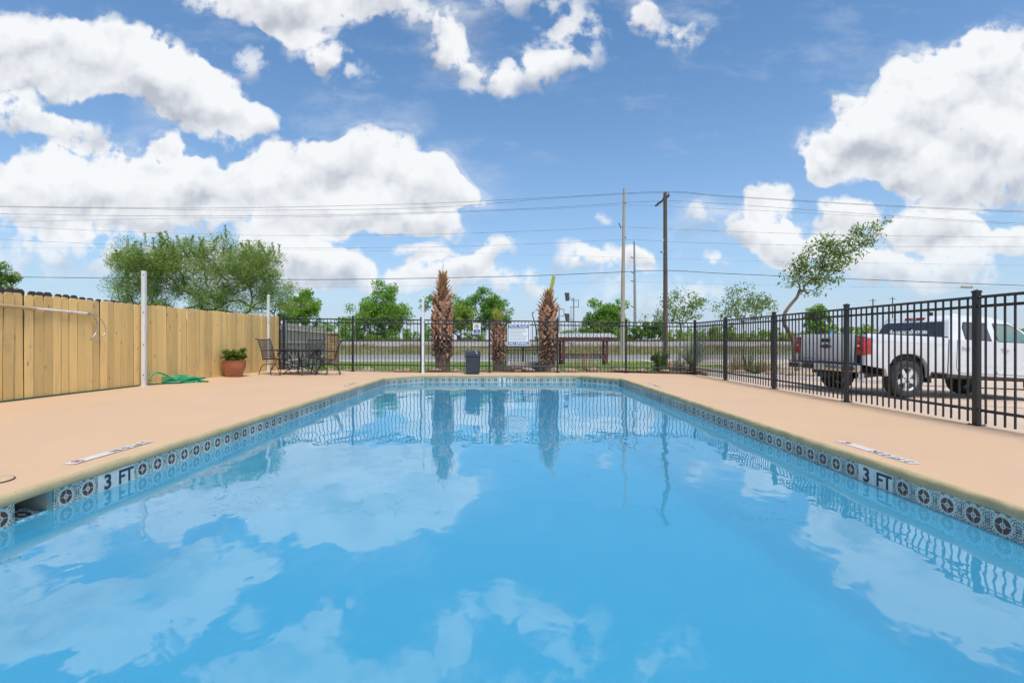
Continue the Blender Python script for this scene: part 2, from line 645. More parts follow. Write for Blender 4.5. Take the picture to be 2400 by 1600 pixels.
def ground_mat():
    m = bpy.data.materials.new('grassy_ground')
    m.use_nodes = True
    nt = m.node_tree
    N, L = nt.nodes, nt.links
    p = N['Principled BSDF']; p.inputs['Roughness'].default_value = .9; p.inputs['Specular IOR Level'].default_value = .2
    ge = N.new('ShaderNodeNewGeometry')
    sp = N.new('ShaderNodeSeparateXYZ'); L.new(ge.outputs['Position'], sp.inputs[0])

    def nz(scale, detail, a, b):
        n = N.new('ShaderNodeTexNoise'); n.inputs['Scale'].default_value = scale; n.inputs['Detail'].default_value = detail
        L.new(ge.outputs['Position'], n.inputs['Vector'])
        r = N.new('ShaderNodeMapRange'); r.inputs['From Min'].default_value = a; r.inputs['From Max'].default_value = b
        L.new(n.outputs['Fac'], r.inputs['Value'])
        return r.outputs[0]

    def mix(f, a, b):
        n = N.new('ShaderNodeMix'); n.data_type = 'RGBA'
        for s, v in ((0, f), (6, a), (7, b)):
            if isinstance(v, tuple):
                n.inputs[s].default_value = (*v, 1)
            else:
                L.new(v, n.inputs[s])
        return n.outputs[2]

    def band(a, b):
        r = N.new('ShaderNodeMapRange'); r.inputs['From Min'].default_value = a; r.inputs['From Max'].default_value = b
        r.interpolation_type = 'SMOOTHSTEP'
        L.new(sp.outputs['Y'], r.inputs['Value'])
        return r.outputs[0]
    lawn = mix(nz(.6, 4, .35, .65), (.15, .235, .045), (.21, .27, .065))
    lawn = mix(nz(14, 4, .4, .7), lawn, (.11, .18, .035))
    dry = mix(nz(.35, 5, .35, .62), (.27, .205, .12), (.13, .17, .05))
    dry = mix(nz(6, 5, .4, .65), dry, (.20, .16, .10))
    c = mix(band(64, 69), lawn, dry)
    L.new(c, p.inputs['Base Color'])
    return m


M_GROUND = ground_mat()
gx = [-420, -260, -160, -100, -70, -50, -36, -26, -19, -14, -10, -7.55] + frange(-7, 6.0, 13) + [6.6, 7.2, 8, 10, 13, 17, 22, 28, 36, 48, 64, 90, 140, 220, 420]
gy = [-60, -30, -15, -4] + frange(-2, 15.2, 8) + [16, 17, 18, 20, 22, 24.5, 27, 30, 33, 37, 42, 45, 50, 56, 62.5, 64, 66, 70, 74, 76.5, 79, 80.5, 82, 84, 86, 88.5, 92, 100, 130, 190, 300, 600, 1400]
sheet('ground', gx, gy, lambda x, y: gz(x, y) - .02 - (.25 if -7.6 < x < 6.1 and y < 15.3 else 0), M_GROUND,
      skip=lambda x, y: -7.5 < x < 6.01 and -4 < y < 15.2)

# ------------------------------------------------------------------ deck, pool, water
M_DECK = mat('peach_acrylic_deck', (.605, .402, .25), rough=.72, var=.12, vscale=.9, bump=.25, bscale=160, spec=.35,
             color2=(.56, .375, .238), lo=.3, hi=.7)


def deck_finish():
    """fine splatter, faint trowel stains on the acrylic coat"""
    nt = M_DECK.node_tree
    N, L = nt.nodes, nt.links
    p = N['Principled BSDF']
    src = p.inputs['Base Color'].links[0].from_socket
    tc = N.new('ShaderNodeTexCoord')
    n1 = N.new('ShaderNodeTexNoise'); n1.inputs['Scale'].default_value = 55; n1.inputs['Detail'].default_value = 5
    L.new(tc.outputs['Object'], n1.inputs['Vector'])
    r1 = N.new('ShaderNodeMapRange'); r1.inputs['From Min'].default_value = .62; r1.inputs['From Max'].default_value = .78
    r1.inputs['To Max'].default_value = .75
    L.new(n1.outputs['Fac'], r1.inputs['Value'])
    m1 = N.new('ShaderNodeMix'); m1.data_type = 'RGBA'; m1.inputs[7].default_value = (.46, .31, .20, 1)
    L.new(r1.outputs[0], m1.inputs[0]); L.new(src, m1.inputs[6])
    mp = N.new('ShaderNodeMapping'); mp.inputs['Scale'].default_value = (1.6, .35, 1); mp.inputs['Rotation'].default_value = (0, 0, .5)
    L.new(tc.outputs['Object'], mp.inputs[0])
    n2 = N.new('ShaderNodeTexNoise'); n2.inputs['Scale'].default_value = 1.1; n2.inputs['Detail'].default_value = 6; n2.inputs['Roughness'].default_value = .65
    L.new(mp.outputs[0], n2.inputs['Vector'])
    r2 = N.new('ShaderNodeMapRange'); r2.inputs['From Min'].default_value = .5; r2.inputs['From Max'].default_value = .72; r2.inputs['To Max'].default_value = .55
    L.new(n2.outputs['Fac'], r2.inputs['Value'])
    m2 = N.new('ShaderNodeMix'); m2.data_type = 'RGBA'; m2.inputs[7].default_value = (.56, .39, .275, 1)
    L.new(r2.outputs[0], m2.inputs[0]); L.new(m1.outputs[2], m2.inputs[6])
    L.new(m2.outputs[2], p.inputs['Base Color'])


deck_finish()

# pool outline, counter-clockwise seen from above
OUT = [(POOL_L, POOL_N), (POOL_R, POOL_N), (POOL_R, 13.3), (2.27, POOL_F), (-2.40, POOL_F), (POOL_L, 13.5)]


def build_deck():
    b = MB()
    e = .02                     # the coping finishes the inner edge

    def patch(x0, x1, y0, y1, nx, ny):
        xs, ys = frange(x0, x1, nx), frange(y0, y1, ny)
        base = len(b.v)
        for y in ys:
            for x in xs:
                b.v.append((x, y, deckz(x, y)))
        for j in range(ny):
            for i in range(nx):
                a = base + j * (nx + 1) + i
                b.f.append((a, a + 1, a + nx + 2, a + nx + 1))
    L_, R_, F_, N_ = POOL_L - e, POOL_R + e, POOL_F + e, POOL_N - e
    patch(-7.9, L_, -4, F_, 16, 40)
    patch(-7.9, L_, F_, 15.24, 16, 4)
    patch(R_, 6.02, -4, F_, 12, 40)
    patch(R_, 6.02, F_, 15.24, 12, 4)
    patch(L_, R_, F_, 15.24, 24, 4)
    patch(L_, R_, -4, N_, 16, 10)
    for tri in (((R_, 13.3), (R_, F_), (2.27 + .005, F_)), ((L_, F_), (L_, 13.5), (-2.40 - .005, F_))):
        n = len(b.v)
        b.v += [(x, y, deckz(x, y)) for x, y in tri]
        b.f.append((n, n + 1, n + 2))
    # outer faces of the slab
    ys = frange(-4, 15.24, 30)
    n = len(b.v)
    for y in ys:
        b.v += [(6.02, y, deckz(6.02, y)), (6.02, y, -.6)]
    for i in range(30):
        b.f.append((n + 2 * i, n + 2 * i + 1, n + 2 * i + 3, n + 2 * i + 2))
    xs = frange(-7.9, 6.02, 30)
    n = len(b.v)
    for x in xs:
        b.v += [(x, 15.24, deckz(x, 15.24)), (x, 15.24, -.5)]
    for i in range(30):
        b.f.append((n + 2 * i, n + 2 * i + 1, n + 2 * i + 3, n + 2 * i + 2))
    me = bpy.data.meshes.new('pool_deck')
    me.from_pydata(b.v, [], b.f)
    bm = bmesh.new(); bm.from_mesh(me)
    bmesh.ops.remove_doubles(bm, verts=bm.verts, dist=.002)
    for f in bm.faces:
        if abs(f.normal.z) > .5 and f.normal.z < 0:
            f.normal_flip()
    bm.to_mesh(me); bm.free()
    me.polygons.foreach_set('use_smooth', [True] * len(me.polygons))
    me.set_sharp_from_angle(angle=R(40))
    me.materials.append(M_DECK)
    return structure(obj('pool_deck', me))


build_deck()


def poly_inset(d):
    n = len(OUT)
    res = []
    for i in range(n):
        p0, p1, p2 = Vector(OUT[i - 1]), Vector(OUT[i]), Vector(OUT[(i + 1) % n])
        a = (p1 - p0).normalized(); c = (p2 - p1).normalized()
        na, nc = Vector((-a.y, a.x)), Vector((-c.y, c.x))      # to the left = inwards
        k = (na + nc) / (1 + na.dot(nc))
        res.append(p1 + k * d)
    return res


def plaster_mat():
    return mat('blue_pool_plaster', (.16, .52, .66), rough=.6, var=.10, vscale=1.5, color2=(.13, .46, .62))


def build_pool():
    # shell: walls behind the tiles and a floor that falls towards the far end
    b = MB()
    ring = poly_inset(.0)
    n = len(ring)

    def depth(y):
        return lerp(-1.15, -1.78, smooth01((y - 3) / 9))
    ring2 = poly_inset(.16)
    top = [(p.x, p.y, -.20) for p in ring]
    bot = [(p.x, p.y, depth(p.y) + .16) for p in ring]
    low = [(p.x, p.y, depth(p.y)) for p in ring2]
    b.v += top + bot + low
    for i in range(n):
        j = (i + 1) % n
        b.f.append((i, j, n + j, n + i))
        b.f.append((n + i, n + j, 2 * n + j, 2 * n + i))
    b.f.append(tuple(range(2 * n, 3 * n)))
    pool = b.build('pool', plaster_mat(), smooth=False)
    structure(pool)
    # coping: rounded, sandy lip all around
    cm = bpy.data.materials.new('sandy_coping')
    cm.use_nodes = True
    nt = cm.node_tree; N, L = nt.nodes, nt.links
    p = N['Principled BSDF']; p.inputs['Roughness'].default_value = .85; p.inputs['Specular IOR Level'].default_value = .25
    tc = N.new('ShaderNodeTexCoord')
    nz = N.new('ShaderNodeTexNoise'); nz.inputs['Scale'].default_value = 5; nz.inputs['Detail'].default_value = 7
    L.new(tc.outputs['Object'], nz.inputs['Vector'])
    cr = N.new('ShaderNodeValToRGB')
    cr.color_ramp.elements[0].position = .3; cr.color_ramp.elements[0].color = (.37, .315, .175, 1)
    cr.color_ramp.elements[1].position = .72; cr.color_ramp.elements[1].color = (.50, .39, .225, 1)
    L.new(nz.outputs['Fac'], cr.inputs[0])
    n2 = N.new('ShaderNodeTexNoise'); n2.inputs['Scale'].default_value = 85; n2.inputs['Detail'].default_value = 3
    L.new(tc.outputs['Object'], n2.inputs['Vector'])
    r2 = N.new('ShaderNodeMapRange'); r2.inputs['From Min'].default_value = .63; r2.inputs['From Max'].default_value = .72; r2.inputs['To Max'].default_value = .8
    L.new(n2.outputs['Fac'], r2.inputs['Value'])
    mx = N.new('ShaderNodeMix'); mx.data_type = 'RGBA'; mx.inputs[7].default_value = (.13, .10, .055, 1)
    L.new(r2.outputs[0], mx.inputs[0]); L.new(cr.outputs[0], mx.inputs[6]); L.new(mx.outputs[2], p.inputs['Base Color'])
    bp = N.new('ShaderNodeBump'); bp.inputs['Strength'].default_value = .6; bp.inputs['Distance'].default_value = .004
    L.new(n2.outputs['Fac'], bp.inputs['Height']); L.new(bp.outputs[0], p.inputs['Normal'])
    c = MB()
    prof = [(-.022, .002), (-.008, .0015), (.004, -.003), (.013, -.012), (.018, -.026), (.020, -.045), (.019, -.062), (.014, -.072), (-.02, -.074)]
    rings = []
    for k, (d, z) in enumerate(prof):
        q = poly_inset(d)
        ringv = []
        for i in range(n):
            a, e = q[i], q[(i + 1) % n]
            m = max(1, int((e - a).length / .12))
            for t in range(m):
                pt = a.lerp(e, t / m)
                wob = .0035 * math.sin(pt.x * 7.1 + pt.y * 5.3) + .002 * math.sin(pt.x * 23 + pt.y * 19)
                ringv.append((pt.x + wob * (.3 if k < 2 else 1), pt.y + wob * (.3 if k < 2 else 1), z + (0 if k < 2 else wob * .8)))
        rings.append(ringv)
    # every ring has the same number of points because the first one sets the count
    cnt = []
    q0 = poly_inset(0)
    for i in range(n):
        cnt.append(max(1, int((q0[(i + 1) % n] - q0[i]).length / .12)))
    rings = []
    for k, (d, z) in enumerate(prof):
        q = poly_inset(d)
        ringv = []
        for i in range(n):
            a, e = q[i], q[(i + 1) % n]
            for t in range(cnt[i]):
                pt = a.lerp(e, t / cnt[i])
                wob = .0045 * math.sin(pt.x * 7.1 + pt.y * 5.3) + .0035 * math.sin(pt.x * 23 + pt.y * 19)
                s = .3 if k < 2 else 1
                ringv.append((pt.x + wob * s, pt.y + wob * s, z + (0 if k < 2 else wob * .8)))
        rings.append(ringv)
    tot = len(rings[0])
    for rg in rings:
        c.v += rg
    for k in range(len(prof) - 1):
        for i in range(tot):
            j = (i + 1) % tot
            c.f.append((k * tot + i, k * tot + j, (k + 1) * tot + j, (k + 1) * tot + i))
    c.build('coping', cm, pool, smooth=True)
    # grout bed the tiles are set in
    g = MB()
    qa, qb = poly_inset(.001), poly_inset(.004)
    for i in range(n):
        g.v += [(qa[i].x, qa[i].y, -.066), (qa[i].x, qa[i].y, -.30)]
    for i in range(n):
        if i == 5:
            continue
        j = (i + 1) % n
        g.f.append((2 * i, 2 * j, 2 * j + 1, 2 * i + 1))
    # left wall has the skimmer mouth: bed in pieces around it
    xl = POOL_L + .001

    def quad(y0, y1, z0, z1):
        k = len(g.v)
        g.v += [(xl, y0, z1), (xl, y1, z1), (xl, y1, z0), (xl, y0, z0)]
        g.f.append((k, k + 1, k + 2, k + 3))
    quad(POOL_N, SKIM[0], -.30, -.066)
    quad(SKIM[1], 13.5, -.30, -.066)
    quad(SKIM[0], SKIM[1], -.30, -.232)
    g.build('grout', mat('aqua_grout', (.17, .33, .31), rough=.8, var=.3, vscale=20), pool)
    return pool


SKIM = (3.30, 3.545)


def tile_material():
    m = bpy.data.materials.new('ornamental_pool_tile')
    m.use_nodes = True
    nt = m.node_tree; N, L = nt.nodes, nt.links
    p = N['Principled BSDF']; p.inputs['Roughness'].default_value = .18
    tc = N.new('ShaderNodeTexCoord')
    mp = N.new('ShaderNodeMapping'); mp.inputs['Scale'].default_value = (1, 0, 1)
    L.new(tc.outputs['Object'], mp.inputs[0])
    sp = N.new('ShaderNodeSeparateXYZ'); L.new(mp.outputs[0], sp.inputs[0])

    def mt(op, a, b=None, c=None):
        n = N.new('ShaderNodeMath'); n.operation = op
        for i, v in enumerate((a, b, c)):
            if v is None:
                continue
            if isinstance(v, (int, float)):
                n.inputs[i].default_value = v
            else:
                L.new(v, n.inputs[i])
        return n.outputs[0]

    def mix(f, a, b):
        n = N.new('ShaderNodeMix'); n.data_type = 'RGBA'
        for s, v in ((0, f), (6, a), (7, b)):
            if isinstance(v, tuple):
                n.inputs[s].default_value = (*v, 1)
            else:
                L.new(v, n.inputs[s])
        return n.outputs[2]
    ax, az = mt('ABSOLUTE', sp.outputs[0]), mt('ABSOLUTE', sp.outputs[2])
    cb = N.new('ShaderNodeCombineXYZ'); L.new(ax, cb.inputs[0]); L.new(az, cb.inputs[2])     # fourfold mirror symmetry
    ln = N.new('ShaderNodeVectorMath'); ln.operation = 'LENGTH'; L.new(mp.outputs[0], ln.inputs[0])
    r = ln.outputs['Value']
    vo = N.new('ShaderNodeTexVoronoi'); vo.feature = 'DISTANCE_TO_EDGE'; vo.inputs['Scale'].default_value = 36
    L.new(cb.outputs[0], vo.inputs['Vector'])
    line = mt('LESS_THAN', vo.outputs['Distance'], .062)
    vo2 = N.new('ShaderNodeTexVoronoi'); vo2.inputs['Scale'].default_value = 38
    L.new(cb.outputs[0], vo2.inputs['Vector'])
    c = mix(mt('MULTIPLY', vo2.outputs['Distance'], .7), (.56, .63, .59), (.36, .49, .47))
    c = mix(line, c, (.085, .105, .10))
    # pale ring, brown disc, small pale ring in the middle
    c = mix(mt('LESS_THAN', r, .064), c, (.49, .58, .56))
    nb = N.new('ShaderNodeTexNoise'); nb.inputs['Scale'].default_value = 60
    L.new(tc.outputs['Object'], nb.inputs['Vector'])
    brown = mix(nb.outputs['Fac'], (.055, .022, .016), (.135, .06, .035))
    c = mix(mt('LESS_THAN', r, .052), c, brown)
    ringi = mt('MULTIPLY', mt('LESS_THAN', r, .019), mt('GREATER_THAN', r, .012))
    c = mix(ringi, c, (.6, .66, .63))
    cross = mt('MAXIMUM', mt('LESS_THAN', ax, .0022), mt('LESS_THAN', az, .0018))
    c = mix(cross, c, (.46, .60, .57))
    oi = N.new('ShaderNodeObjectInfo'); hs = N.new('ShaderNodeHueSaturation')     # every tile fired a little differently
    rv = N.new('ShaderNodeMapRange'); rv.inputs['To Min'].default_value = .78; rv.inputs['To Max'].default_value = 1.12
    L.new(oi.outputs['Random'], rv.inputs['Value']); L.new(rv.outputs[0], hs.inputs['Value']); L.new(c, hs.inputs['Color'])
    L.new(hs.outputs[0], p.inputs['Base Color'])
    bp = N.new('ShaderNodeBump'); bp.inputs['Strength'].default_value = .5; bp.inputs['Distance'].default_value = .002; bp.invert = True
    L.new(mt('MAXIMUM', line, cross), bp.inputs['Height']); L.new(bp.outputs[0], p.inputs['Normal'])
    return m


def build_tiles(pool):
    tm = tile_material()
    TH = .158
    me = MB().box((0, 0, 0), (PITCH - .004, .008, TH)).mesh('tile', tm, bevel=.0015)
    mw = MB().box((0, 0, 0), (PITCH - .003, .008, TH)).mesh('depth_tile', mat('white_glazed_tile', (.60, .66, .64), rough=.2, var=.2, vscale=9), bevel=.0015)
    mk = mat('tile_numeral_navy', (.012, .025, .05), rough=.3)
    letters = {}
    zc = -.149

    def put(pos, rz, ch=None, zz=zc):
        if ch is None:
            return obj('tile', me, pool, (pos[0], pos[1], zz), (0, 0, rz))
        o = obj('depth_tile', mw, pool, (pos[0], pos[1], zz), (0, 0, rz))
        if ch not in letters:
            t = text_mesh('numeral', ch, .165, mk, extrude=.0008, bold=.0052 if ch.isdigit() else .0035, space=.95)
            letters[ch] = t
        obj('numeral', letters[ch], o, (0, -.0050, -.006), (R(90), 0, 0))
        return o
    # right wall faces -x, left wall faces +x, far wall faces -y.  text reads from the water.
    rr, rl, rf = R(-90), R(90), 0.0
    xr, xl = POOL_R - .007, POOL_L + .007
    y = 4.457 - PITCH * 18
    k = -18
    while y < 13.2:
        ch = {-2: 'FT', -1: '3'}.get(k)
        if 34 <= k <= 35:
            ch = {34: 'FT', 35: '5'}[k]
        if y > POOL_N + .1:
            put((xr, y), rr, ch)
        y += PITCH; k += 1
    y = 4.457
    k = 0
    left = []
    while y < 13.42:
        left.append((y, {34: '5', 35: 'FT'}.get(k))); y += PITCH; k += 1
    left += [(4.262, 'FT'), (4.068, '3'), (3.873, None), (3.68, None)]
    y = SKIM[0] - PITCH / 2 - .004
    while y > POOL_N + .1:
        left.append((y, None)); y -= PITCH
    for y, ch in left:
        put((xl, y), rl, ch)
    # far wall
    put((.02 - PITCH / 2, POOL_F - .007), rf, '5'); put((.02 + PITCH / 2, POOL_F - .007), rf, 'FT')
    x = .02 + PITCH * 1.5
    while x < 2.2:
        put((x, POOL_F - .007), rf); x += PITCH
    x = .02 - PITCH * 1.5
    while x > -2.33:
        put((x, POOL_F - .007), rf); x -= PITCH
    # cut corners
    for (a, b_) in (((2.27, POOL_F), (POOL_R, 13.3)), ((POOL_L, 13.5), (-2.40, POOL_F))):
        a, b_ = Vector(a), Vector(b_)
        d = (b_ - a).normalized()
        m = int((b_ - a).length / PITCH)
        off = ((b_ - a).length - m * PITCH) / 2 + PITCH / 2
        nrm = Vector((d.y, -d.x))
        for i in range(m):
            q = a + d * (off + i * PITCH) + nrm * .007
            put(q, math.atan2(d.y, d.x))
    # skimmer mouth: grey throat behind the wall, tiled sill running into the water
    ys0, ys1 = SKIM
    t = MB()
    x0, x1 = POOL_L - .34, POOL_L + .001
    for quadv in (((x0, ys0, -.072), (x1, ys0, -.072), (x1, ys0, -.24), (x0, ys0, -.24)),
                  ((x0, ys1, -.072), (x1, ys1, -.072), (x1, ys1, -.24), (x0, ys1, -.24)),
                  ((x0, ys0, -.072), (x0, ys1, -.072), (x0, ys1, -.24), (x0, ys0, -.24)),
                  ((x0, ys0, -.072), (x1, ys0, -.072), (x1, ys1, -.072), (x0, ys1, -.072)),
                  ((x0, ys0, -.232), (x1, ys0, -.232), (x1, ys1, -.232), (x0, ys1, -.232))):
        t.add(quadv, [(0, 1, 2, 3)])
    t.build('skimmer_mouth', mat('grey_plastic_throat', (.42, .45, .39), rough=.6, var=.3, vscale=8), pool)
    MB().box((POOL_L - .01, ys0 - .006, -.149), (.03, .008, .16)).build('skimmer_jamb', mat('aqua_grout', (.17, .33, .31)), pool)
    MB().box((POOL_L - .01, ys1 + .006, -.149), (.03, .008, .16)).build('skimmer_jamb', mat('aqua_grout', (.17, .33, .31)), pool)
    obj('tile', me, pool, (POOL_L - .070, (ys0 + ys1) / 2, -.197), (R(-76), 0, R(90)))
    return tm


POOL = build_pool()
build_tiles(POOL)


def water_mat():
    m = bpy.data.materials.new('pool_water')
    m.use_nodes = True
    nt = m.node_tree; N, L = nt.nodes, nt.links
    for n in list(N):
        if n.type == 'BSDF_PRINCIPLED':
            N.remove(n)
    out = N['Material Output']
    ge = N.new('ShaderNodeNewGeometry')
    mp = N.new('ShaderNodeMapping'); mp.inputs['Scale'].default_value = (1.0, .55, 1)
    L.new(ge.outputs['Position'], mp.inputs[0])

    def nz(vec, scale, detail, rough=.5):
        n = N.new('ShaderNodeTexNoise'); n.inputs['Scale'].default_value = scale; n.inputs['Detail'].default_value = detail
        n.inputs['Roughness'].default_value = rough
        L.new(vec, n.inputs['Vector'])
        return n.outputs['Fac']
    b1 = N.new('ShaderNodeBump'); b1.inputs['Strength'].default_value = 1.0; b1.inputs['Distance'].default_value = WAVE[0]
    L.new(nz(mp.outputs[0], 2.1, 1.0), b1.inputs['Height'])
    b2 = N.new('ShaderNodeBump'); b2.inputs['Strength'].default_value = 1.0; b2.inputs['Distance'].default_value = WAVE[1]
    mp2 = N.new('ShaderNodeMapping'); mp2.inputs['Scale'].default_value = (1.0, .8, 1); mp2.inputs['Rotation'].default_value = (0, 0, .3)
    L.new(ge.outputs['Position'], mp2.inputs[0])
    L.new(nz(mp2.outputs[0], 7.0, 1.5), b2.inputs['Height']); L.new(b1.outputs[0], b2.inputs['Normal'])
    nor = b2.outputs[0]
    fr = N.new('ShaderNodeFresnel'); fr.inputs['IOR'].default_value = 1.85
    L.new(nor, fr.inputs['Normal'])
    gl = N.new('ShaderNodeBsdfGlossy'); gl.inputs['Roughness'].default_value = .0
    gl.inputs['Color'].default_value = (.97, .99, 1, 1)
    L.new(nor, gl.inputs['Normal'])
    tr = N.new('ShaderNodeBsdfTransparent'); tr.inputs['Color'].default_value = (.42, .86, .96, 1)
    df = N.new('ShaderNodeBsdfDiffuse'); df.inputs['Color'].default_value = (.078, .425, .68, 1)     # light scattered back by the water body
    mu = N.new('ShaderNodeMixShader'); mu.inputs[0].default_value = .55
    L.new(tr.outputs[0], mu.inputs[1]); L.new(df.outputs[0], mu.inputs[2])
    ms = N.new('ShaderNodeMixShader')
    L.new(fr.outputs[0], ms.inputs[0]); L.new(mu.outputs[0], ms.inputs[1]); L.new(gl.outputs[0], ms.inputs[2])
    L.new(ms.outputs[0], out.inputs['Surface'])
    return m


WAVE = (.0085, .0011)
q = poly_inset(.0008)
wb = MB()
wb.v = [(p.x, p.y, WATER_Z) for p in q]
wb.f = [tuple(range(len(q)))]
wm = np_mesh('pool_water', wb.v, wb.f, water_mat())
structure(obj('pool_water', wm))

# flat vinyl depth markers and the skimmer lid on the deck
M_FADED = mat('faded_red_print', (.42, .20, .21), rough=.6)
M_VINYL = mat('white_vinyl', (.66, .61, .58), rough=.5, var=.12, vscale=12)


def deck_marker(x, y, rz, txt, L_, label, detail=True):
    t = thing('depth_marker', label, 'marker', (x, y, deckz(x, y) + .004), rz, 'depth markers set flat in the pool deck')
    h = .105
    MB().box((0, 0, .0006), (L_, h, .0012)).build('backing', M_VINYL, t)
    stuff(obj('lettering', text_mesh('lettering', txt, .105, M_BLACKPRINT, bold=.0016, align='LEFT', space=1.06), t, (-L_ / 2 + .03, 0, .0022)))
    ring = [(L_ / 2 - .09 + .042 * math.cos(a), .042 * math.sin(a), .0025) for a in frange(0, 2 * math.pi, 24)[:-1]]
    b = MB().tube(ring, .0028, 4, closed=True)
    b.tube([(L_ / 2 - .09 - .029, .029, .0025), (L_ / 2 - .09 + .029, -.029, .0025)], .0025, 4)
    b.build('no_diving_symbol', M_FADED, t)
    f = MB().tube([(L_ / 2 - .115, -.012, .0027), (L_ / 2 - .09, .005, .0027), (L_ / 2 - .07, -.006, .0027)], .005, 4)
    f.build('diver_figure', M_BLACKPRINT, t)


deck_marker(3.43, 4.52, R(90), '3 FT 0 IN', .90, 'white 3 FT depth strip on the deck opposite the pickup truck')
deck_marker(-3.59, 4.45, R(-90), '3 FT 0 IN', .90, 'white 3 FT depth strip on the deck near the round skimmer lid')
deck_marker(-3.60, 11.3, R(-90), '5 FT 0 IN', .80, 'white 5 FT depth strip on the deck opposite the terracotta pot')
deck_marker(3.45, 11.2, R(90), '5 FT 0 IN', .80, 'white 5 FT depth strip on the deck near the corner of the two iron fences')
t = thing('skimmer_lid', 'round peach skimmer lid flush with the deck beside the skimmer mouth', 'lid', (-3.72, 3.52, deckz(-3.72, 3.52)))
MB().lathe([(.12, .0), (.12, .005), (.117, .006), (.0, .006)], n=32, cap=False).build('cover', M_DECK, t, smooth=True)
MB().tube([(.125 * math.cos(a), .125 * math.sin(a), .001) for a in frange(0, 2 * math.pi, 32)[:-1]], .004, 5, closed=True).build('seam', mat('dark_seam', (.05, .04, .035), rough=.9), t)

# ------------------------------------------------------------------ parking lot, beds, street, railway
M_LOT = mat('worn_concrete', (.58, .44, .34), rough=.85, color2=(.50, .385, .30), vscale=.8, detail=7, bump=.4, bscale=40)
sheet('parking_lot', [6.02] + frange(6.6, 46, 24), frange(-8, 15.4, 20), lambda x, y: lotz(x), M_LOT)
yl = thing('parking_line', 'worn yellow stripe painted on the parking lot beside the white pickup truck', 'road marking', (0, 0, 0))
pb = MB()
for (xa, xb) in ((8.05, 8.75), (8.8, 9.6), (9.66, 10.6), (10.65, 11.8)):
    for (x, w) in ((xa, 0), (xb, 0)):
        pb.v += [(x, 9.40 - .02 * x, lotz(x) + .005), (x, 9.52 - .02 * x, lotz(x) + .005)]
    k = len(pb.v) - 4
    pb.f.append((k, k + 2, k + 3, k + 1))
pb.build('stripe', mat('yellow_road_paint', (.55, .33, .07), rough=.8, color2=(.42, .33, .24), vscale=18, lo=.45, hi=.6), yl)

M_MULCH = mat('brown_mulch', (.155, .095, .062), rough=.95, color2=(.27, .185, .125), vscale=9, detail=8, bump=1.0, bscale=45)
M_GRAVELBED = mat('tan_gravel_bed', (.36, .265, .185), rough=.95, color2=(.24, .18, .12), vscale=7, detail=8, bump=1.0, bscale=45)
sheet('planting_bed', frange(-7.2, 6.4, 30), frange(15.24, 17.3, 8), lambda x, y: gz(x, y) + .03 * math.sin(x * 2.1) * math.sin(y * 3) + .02, M_MULCH)
sheet('gravel_bed', frange(6.4, 12.5, 16), frange(15.42, 20.5, 14), lambda x, y: gz(x, y) + .08 + .04 * math.sin(x * 1.7 + 1) * math.sin(y * 1.3), M_GRAVELBED)
M_KERB = mat('pale_concrete_kerb', (.55, .52, .49), rough=.85, var=.2, vscale=4)
kb = MB()
for i in range(10):
    x0, x1 = 6.4 + i * .62, 6.4 + (i + 1) * .62 - .01
    kb.span((x0, 15.38, -.8), (x1, 15.5, gz((x0 + x1) / 2, 15.4) + .13))
structure(kb.build('bed_kerb', M_KERB, bevel=.012))
M_ASPH = mat('asphalt', (.185, .18, .19), rough=.85, color2=(.235, .228, .235), vscale=.5, detail=7)
sheet('road', frange(-320, 320, 40), frange(45.2, 62.2, 4), lambda x, y: -.83, M_ASPH)
mk = MB()
for i in range(26):
    x = -150 + i * 12
    mk.v += [(x, 53.6, -.826), (x + 3, 53.6, -.826), (x + 3, 53.8, -.826), (x, 53.8, -.826)]
    k = len(mk.v) - 4
    mk.f.append((k, k + 1, k + 2, k + 3))
structure(mk.build('lane_marking', mat('white_road_paint', (.62, .62, .60), rough=.8, var=.3, vscale=6)))
sheet('sidewalk', frange(-320, 9, 40), [41.6, 43.0], lambda x, y: gz(0, y) + .05, M_KERB)
sheet('driveway', frange(12.5, 60, 10), frange(15.41, 45.2, 14), lambda x, y: gz(x, y) + .012, M_LOT)
structure(MB().span((-320, 44.9, -1.2), (320, 45.15, -.72)).build('street_kerb', M_KERB))
M_BALLAST = mat('grey_ballast', (.33, .305, .285), rough=.95, color2=(.22, .20, .185), vscale=3, detail=8, bump=1.0, bscale=6)
sheet('railway_ballast', frange(-320, 320, 60), [78.5, 79.2, 80.5, 82, 83.4, 84, 88.5, 91], lambda x, y: farz(y) + .10 + .05 * math.sin(x * .9) * math.sin(y * 2), M_BALLAST)
M_RAIL = mat('rusty_rail', (.125, .062, .045), rough=.8, color2=(.085, .048, .04), vscale=3)
tr = thing('railway_track', 'rusty railway track running along the raised grey ballast', 'railway', (0, 85.4, .8))
for dy in (-.72, .72):
    MB().span((-320, dy - .05, .10), (320, dy + .05, .33)).build('rail', M_RAIL, tr)
tb = MB()
for i in range(500):
    tb.box((-150 + i * .6, 0, .06), (.23, 2.6, .16))
o = tb.build('sleepers', mat('dark_timber', (.07, .05, .04), rough=.95), tr)
stuff(o)

# ------------------------------------------------------------------ yellow wooden fence with its own planks
FA, FB = Vector((-7.50, 3.2)), Vector((-6.99, 15.12))      # line of the front faces


def fence_pt(t):
    return FA.lerp(FB, t)


def fence_at_y(y):
    t = (y - FA.y) / (FB.y - FA.y)
    return FA.x + (FB.x - FA.x) * t


FANG = math.atan2(FB.y - FA.y, FB.x - FA.x)


